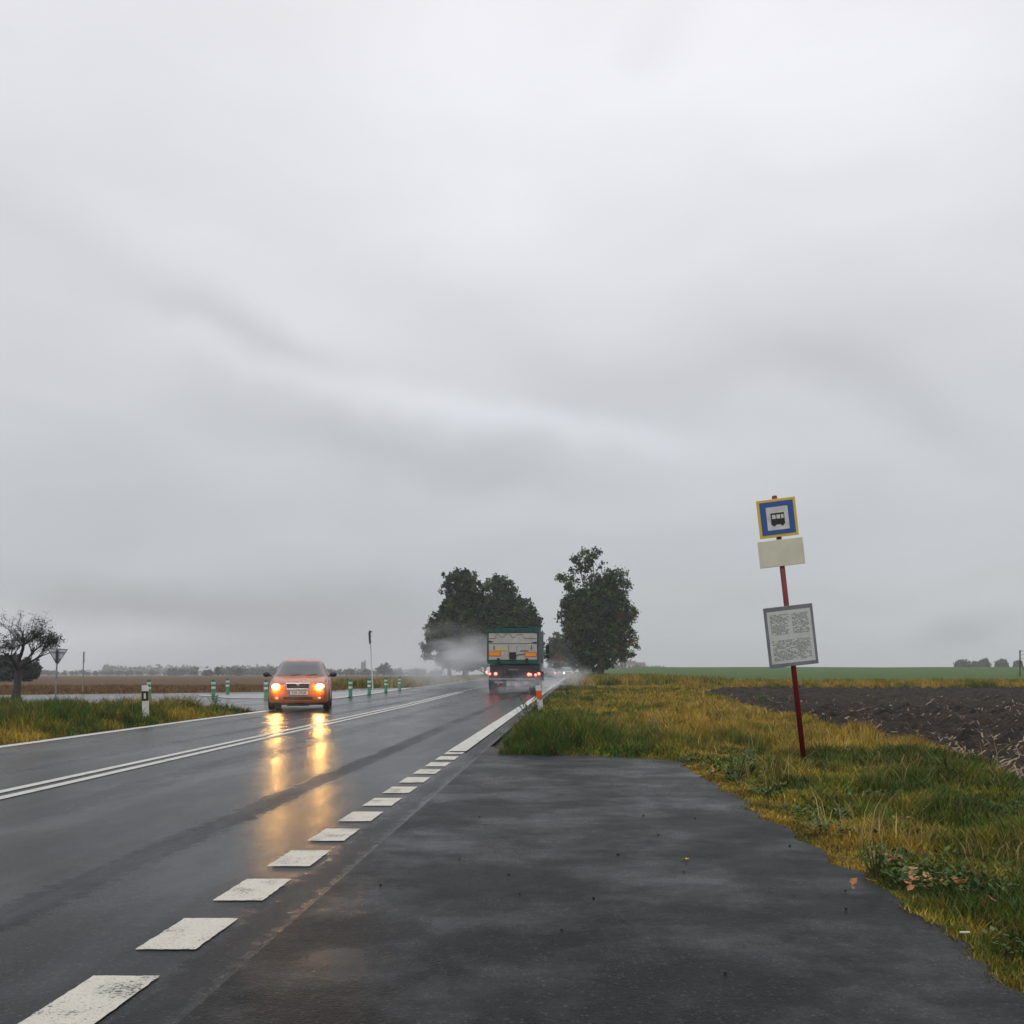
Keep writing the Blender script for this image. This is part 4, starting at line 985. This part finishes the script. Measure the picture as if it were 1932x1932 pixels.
# hanging rear hem of the tarp
vs = []; fs = []
for i in range(25):
    x = lerp(-1.27, 1.26, i / 24); vs += [(x, -.035 - .01 * math.sin(i * 2.1), 3.19 - .04 * abs(i/24-.5)), (x, -.045 - .012 * math.sin(i * 1.7), 2.945 + .02 * math.sin(i * 1.3))]
for i in range(24): fs.append((2*i, 2*i+1, 2*i+3, 2*i+2))
q.add(vs, fs); q.build('tarpaulin', M_tarp, tr)
q = MB(); q.box(-1.187, 1.167, -.02, .06, 1.625, 2.925, bev=.01); gate = q.build('tailgate', M_gate, tr)
def gpart(nm, x0, x1, y0, y1, m, d0=-.032, d1=-.0205):
    w = MB(); w.box(U(x0), U(x1), d0, d1, Z(y1), Z(y0)); return w.build(nm, m, gate)
q = MB(); q.box(U(250), U(1205), -.026, -.0205, Z(570), Z(560)); q.box(U(640), U(648), -.024, -.0205, Z(740), Z(600)); q.box(U(808), U(816), -.024, -.0205, Z(740), Z(600)); q.build('seam', M_ch, gate)
q = MB(); zz = [(250, 460), (375, 460), (400, 372), (440, 378), (500, 450), (615, 372), (665, 372), (735, 455), (830, 376), (905, 376), (960, 460), (1210, 470)]
q.tube([(U(a), -.03, Z(b)) for a, b in zz], .009, 5); q.build('tarp_rope', M_ch, gate)
for (x0, x1, y0, y1) in ((237, 480, 727, 823), (968, 1212, 742, 838)):
    o = gpart('marker_board', x0, x1, y0, y1, M_rb, -.034); w = MB(); w.box(U(x0 + 14), U(x1 - 14), -.037, -.0342, Z(y1 - 14), Z(y0 + 14)); w.build('orange_field', M_or, o)
gpart('control_box', 657, 795, 742, 880, M_black, -.10)
q = MB(); q.tube([(U(795), -.06, Z(805)), (U(860), -.05, Z(790)), (U(970), -.04, Z(775))], .018, 6); q.build('hose', M_black, gate)
st_ = gpart('yellow_sticker', 410, 632, 682, 716, M_y2); w = MB(); w.box(U(375), U(428), -.033, -.0206, Z(698), Z(650)); w.build('sticker_corner', M_y2, st_)
w = MB(); [w.box(U(450 + k * 26), U(466 + k * 26), -.035, -.0322, Z(703), Z(695)) for k in range(6)]; w.build('sticker_print', M_ch, st_)
gr_ = gpart('dark_lettering', 880, 884, 703, 735, M_ch); w = MB(); [w.box(U(890 + k * 20), U(903 + k * 20), -.03, -.0206, Z(732 - (k % 3) * 3), Z(705)) for k in range(8)]; w.build('letter_block', M_ch, gr_)
for x in (348, 1105): gpart('bar_handle', x - 7, x + 7, 606, 690, M_black, -.06)
for x0, x1, y in ((235, 330, 524), (1120, 1225, 545)):
    w = MB(); w.box(U(x0), U(x1), -.05, -.0205, Z(y + 7), Z(y - 7)); w.ell((U((x0 + x1) / 2 + (-18 if x0 < 600 else 18)), -.05, Z(y)), (.06, .03, .04)); w.build('latch', M_black, gate)
w = MB(); w.tube([(U(522), -.026, Z(775)), (U(522), -.0206, Z(775))], .088, 24); c_ = w.build('speed_disc', M_rb, gate)
w = MB(); w.tube([(U(522), -.029, Z(775)), (U(522), -.0262, Z(775))], .070, 24); w.build('disc_face', M_plate, c_)
text_mesh('disc_number', '80', .09, M_black, c_, (U(522), -.0305, Z(775)))
for x0, x1 in ((408, 465), (985, 1040)):
    w = MB(); w.box(U(x0), U(x1), -.07, -.0205, Z(960), Z(862), bev=.01); w.build('hinge', M_black, tr)
# chassis and rear
q = MB(); q.box(-.45, .45, .1, 7.4, .72, 1.40); q.box(U(262), U(1300) - .08, .05, .35, Z(1270), Z(990)); q.build('chassis', M_ch, tr)
q = MB(); q.box(U(262), U(1250), -.02, .05, Z(1262), Z(1120), bev=.008); lb = q.build('lamp_bar', M_ch, tr)
for (x, y, rr_) in ((200, 1150, .058), (262, 1182, .055), (380, 1180, .075)):
    w = MB(); w.ell((U(x), -.045, Z(y)), (rr_, .03, rr_), 16, 10); w.build('tail_lamp', M_tail, tr, True)
for (x, y, rr_) in ((1050, 1192, .072), (1090, 1196, .06), (1190, 1202, .058), (1258, 1178, .066)):
    w = MB(); w.ell((U(x), -.045, Z(y)), (rr_, .03, rr_), 16, 10); w.build('tail_lamp', M_tail, tr, True)
for a_, b_, z_ in ((200, 262, 1150), (1258, 1235, 1178)): w = MB(); w.tube([(U(a_), -.03, Z(z_)), (U(b_), .0, Z(z_))], .02, 6); w.build('lamp_arm', M_ch, tr)
w = MB(); w.box(U(250), U(1190), -.05, .04, Z(1297), Z(1274), bev=.008); w.build('underrun_bar', M_grey, tr)
w = MB(); [w.box(U(650 + k * 27), U(668 + k * 27), -.03, -.021, Z(1108 - (k % 2) * 5), Z(1085)) for k in range(7)]; w.build('pale_lettering', M_grey, lb)
w = MB(); w.box(U(610), U(822), -.02, -.008, Z(1420), Z(1336)); np_ = w.build('hatched_plate', M_plate, tr)
w = MB()
for k in range(5):
    for sgn in (-1, 1):
        x0 = U(716) + sgn * (.03 + k * .052); w.add([(x0, -.0225, Z(1336) - .004), (x0 + sgn*.022, -.0225, Z(1336) - .004), (x0 + sgn*.022 - sgn*.09 * (1 if k else .2), -.0225, Z(1420) + .004), (x0 - sgn*.09 * (1 if k else .2), -.0225, Z(1420) + .004)], [(0, 1, 2, 3)])
w.build('hatch_stripes', M_ch, np_)
for (x0, x1, xr) in ((358, 538, 430), (920, 1062, 985)):
    w = MB(); w.box(U(x0), U(x1), -.03, -.01, Z(1362), Z(1340)); w.build('flap_strip', M_grey, tr)
    w = MB(); w.ell((U(xr), -.03, Z(1390)), (.05, .02, .06)); w.build('reflector', M_rb, tr, True)
for (x0, x1) in ((238, 545), (885, 1300)):
    w = MB(); w.box(U(x0), U(x1) if x1 < 1000 else 1.24, .0, .02, Z(1450), Z(1300)); w.build('mudflap', M_rubber, tr)
for y in (1.1, 2.45, 6.6):
    for x in (-1.0, 1.0): wheel(tr, x, y, .50, .34 if y > 5 else .5)
# cab
q = MB(); q.box(-1.22, 1.24, 5.85, 7.9, .95, 2.95, bev=.09); q.build('cab', worn('cab_white', (.48, .5, .5), (.38, .4, .4), 3, (.3, .5)), tr)
q = MB(); q.box(1.241, 1.25, 6.6, 7.5, 1.9, 2.6); q.box(-1.232, -1.221, 6.6, 7.5, 1.9, 2.6); q.build('side_window', M_glass, tr)
q = MB(); q.box(-1.05, 1.05, 7.895, 7.91, 1.85, 2.7); q.build('windscreen', M_glass, tr)
q = MB(); q.box(1.02, 1.262, 5.75, 7.8, .5, 1.05, bev=.03); q.box(-1.24, -1.0, 5.75, 7.8, .5, 1.05, bev=.03); q.build('side_skirt', M_ch, tr)
for sx in (-1, 1):
    w = MB(); w.box(sx*1.47 - .1, sx*1.47 + .1, 7.5, 7.62, 2.05, 2.55, bev=.03); w.box(sx*1.47 - .09, sx*1.47 + .09, 7.5, 7.62, 1.8, 2.0, bev=.03); w.tube([(sx*1.2, 7.55, 2.65), (sx*1.47, 7.56, 2.6), (sx*1.47, 7.56, 1.85), (sx*1.2, 7.55, 1.8)], .02, 6); w.build('mirror', M_black, tr)

# ------------------------------------------------------------------ leaves and grit on the asphalt and verge
def leaf_me(size, seed, col):
    r_ = random.Random(seed); bm = bmesh.new(); pts = []
    for k in range(12):
        a = 6.283 * k / 12; rr_ = size * (.62 + .38 * abs(math.cos(a * 2.5))) * r_.uniform(.8, 1.1); pts.append(bm.verts.new((rr_ * math.cos(a), rr_ * .7 * math.sin(a), size * .35 * r_.uniform(0, 1) + .002)))
    c = bm.verts.new((0, 0, .004))
    for k in range(12): bm.faces.new((c, pts[k], pts[(k+1) % 12]))
    ext = bmesh.ops.extrude_face_region(bm, geom=bm.faces[:]); [setattr(v, 'co', v.co + Vector((0, 0, .0015))) for v in ext['geom'] if isinstance(v, bmesh.types.BMVert)]
    me = bpy.data.meshes.new('fallen_leaf'); bm.to_mesh(me); bm.free(); return me
M_lf = [worn('dead_leaf', (.42, .17, .04), (.22, .09, .03), 40, (.4, .6)), worn('tan_leaf', (.45, .24, .09), (.28, .14, .05), 40, (.4, .6)), worn('yellow_leaf', (.6, .36, .02), (.5, .28, .02), 40, (.35, .5))]
X, Y = P(1294, 1627); o = link('fallen_leaf', leaf_me(.022, 1, 0), M_lf[2]); o.location = (X, Y, .016); tag(o, 'single yellow leaf lying on the wet lay-by asphalt', 'leaf')
rr = random.Random(12); spots = []
for (cx_, cy_, n_, sx_, sy_) in ((1668, 1640, 12, 26, 9), (1735, 1685, 18, 48, 16), (1700, 1560, 9, 22, 12), (1640, 1690, 3, 20, 6), (1830, 1690, 5, 60, 22), (1345, 1470, 2, 20, 6)):
    for k in range(n_): spots.append((cx_ + rr.gauss(0, sx_ * .6), cy_ + rr.gauss(0, sy_ * .6)))
mes = [leaf_me(.024, 20 + k, 0) for k in range(5)]
for k, (a, b) in enumerate(spots):
    X, Y = P(a, b); me = mes[k % 5].copy(); o = link('fallen_leaf', me, M_lf[k % 2]); o.location = (X, Y, rr.uniform(.04, .09)); s_ = rr.uniform(.6, 1.3); o.scale = (s_,) * 3
    o.rotation_euler = (rr.uniform(-.7, .7), rr.uniform(-.7, .7), rr.uniform(0, 6.28)); tag(o, 'curled brown dead leaf lying in the grass beside the lay-by', 'leaf', 'dead leaves in the right verge')
M_grit = mat('dark_grit', (.008, .009, .01), .5)
for k, (a, b) in enumerate([(1368, 1843), (1595, 1686), (1596, 1720), (867, 1626), (1242, 1579), (1408, 1529), (1214, 1542), (718, 1675), (980, 1691), (1166, 1616), (1155, 1482), (1236, 1498), (1290, 1650), (1060, 1760), (1312, 1548), (905, 1545), (1490, 1600), (1088, 1520), (1120, 1700), (960, 1655)]):
    X, Y = P(a, b); m_ = MB(); s_ = rr.uniform(.004, .009); m_.ell((0, 0, 0), (s_ * rr.uniform(.8, 1.5), s_, s_ * .7), 7, 5)
    o = m_.build('pebble', M_grit, None, True); o.location = (X, Y, .017); o.rotation_euler = (0, 0, rr.uniform(0, 6)); tag(o, 'small dark pebble lying on the wet lay-by asphalt', 'pebble', 'pebbles on the lay-by')
X, Y = P(1820, 1782); m_ = MB(); m_.tube([(-.02, 0, 0), (.008, .0, .0)], .0038, 8); m_.tube([(.008, 0, 0), (.02, 0, 0)], .004, 8)
o = m_.build('cigarette_butt', M_white); o.location = (X, Y, .05); tag(o, 'small white cigarette butt in the dark grass at the lower right', 'litter')

# ------------------------------------------------------------------ air: rain haze, wheel spray and added headlight mist
def volume(name, col, dens, noise=None, label=None):
    m = bpy.data.materials.new(name); m.use_nodes = True; t = m.node_tree
    for n in list(t.nodes): t.nodes.remove(n)
    pv = t.nodes.new('ShaderNodeVolumePrincipled'); pv.inputs['Color'].default_value = (*col, 1); pv.inputs['Density'].default_value = dens; pv.inputs['Anisotropy'].default_value = .0
    out = t.nodes.new('ShaderNodeOutputMaterial'); t.links.new(pv.outputs[0], out.inputs['Volume'])
    if noise:
        tcn = t.nodes.new('ShaderNodeTexCoord'); le = t.nodes.new('ShaderNodeVectorMath'); le.operation = 'LENGTH'; t.links.new(tcn.outputs['Object'], le.inputs[0])
        mr = t.nodes.new('ShaderNodeMapRange'); mr.interpolation_type = 'SMOOTHSTEP'; mr.inputs['From Min'].default_value = 1; mr.inputs['From Max'].default_value = .1
        t.links.new(le.outputs['Value'], mr.inputs[0])
        nn = t.nodes.new('ShaderNodeTexNoise'); nn.inputs['Scale'].default_value = noise; nn.inputs['Detail'].default_value = 5; nn.inputs['Roughness'].default_value = .6; t.links.new(tcn.outputs['Object'], nn.inputs['Vector'])
        m2 = t.nodes.new('ShaderNodeMapRange'); m2.inputs['From Min'].default_value = .43; m2.inputs['From Max'].default_value = .64; t.links.new(nn.outputs['Fac'], m2.inputs[0])
        t.links.new(mth(t, 'MULTIPLY', mth(t, 'MULTIPLY', mr.outputs[0], m2.outputs[0]), dens), pv.inputs['Density'])
    return m
mb = MB(); mb.box(-2300, 2300, -70, 2500, -14, 48)
hz = mb.build('haze', volume('haze_air', (.96, .98, 1), .00042)); tag(hz, kind='stuff')
def spray(label, c, s, dens, noise):
    q = MB(); q.ell((0, 0, 0), (1, 1, 1), 20, 12); o = q.build('spray', volume('spray_air', (.95, .97, 1), dens, noise)); o.location = c; o.scale = s; tag(o, label, 'spray', kind='stuff')
spray('pale wheel spray drifting left of the truck', (-3.5, 60, 1.6), (5.8, 15, 2.7), .17, 2.3)
spray('thin mist added around the orange car to make its headlights glow', (CARX, 27.2, .55), (1.5, 2.2, 1.0), .08, 1.5)  # added mist volume that gives the headlights their halo
spray('low wheel spray behind and under the truck', (.2, 50, .35), (2.6, 8, 1.1), .30, 2.2)
spray('wheel spray drifting over the road right of the truck', (3.0, 66, .6), (2.2, 18, 1.5), .14, 2.6)
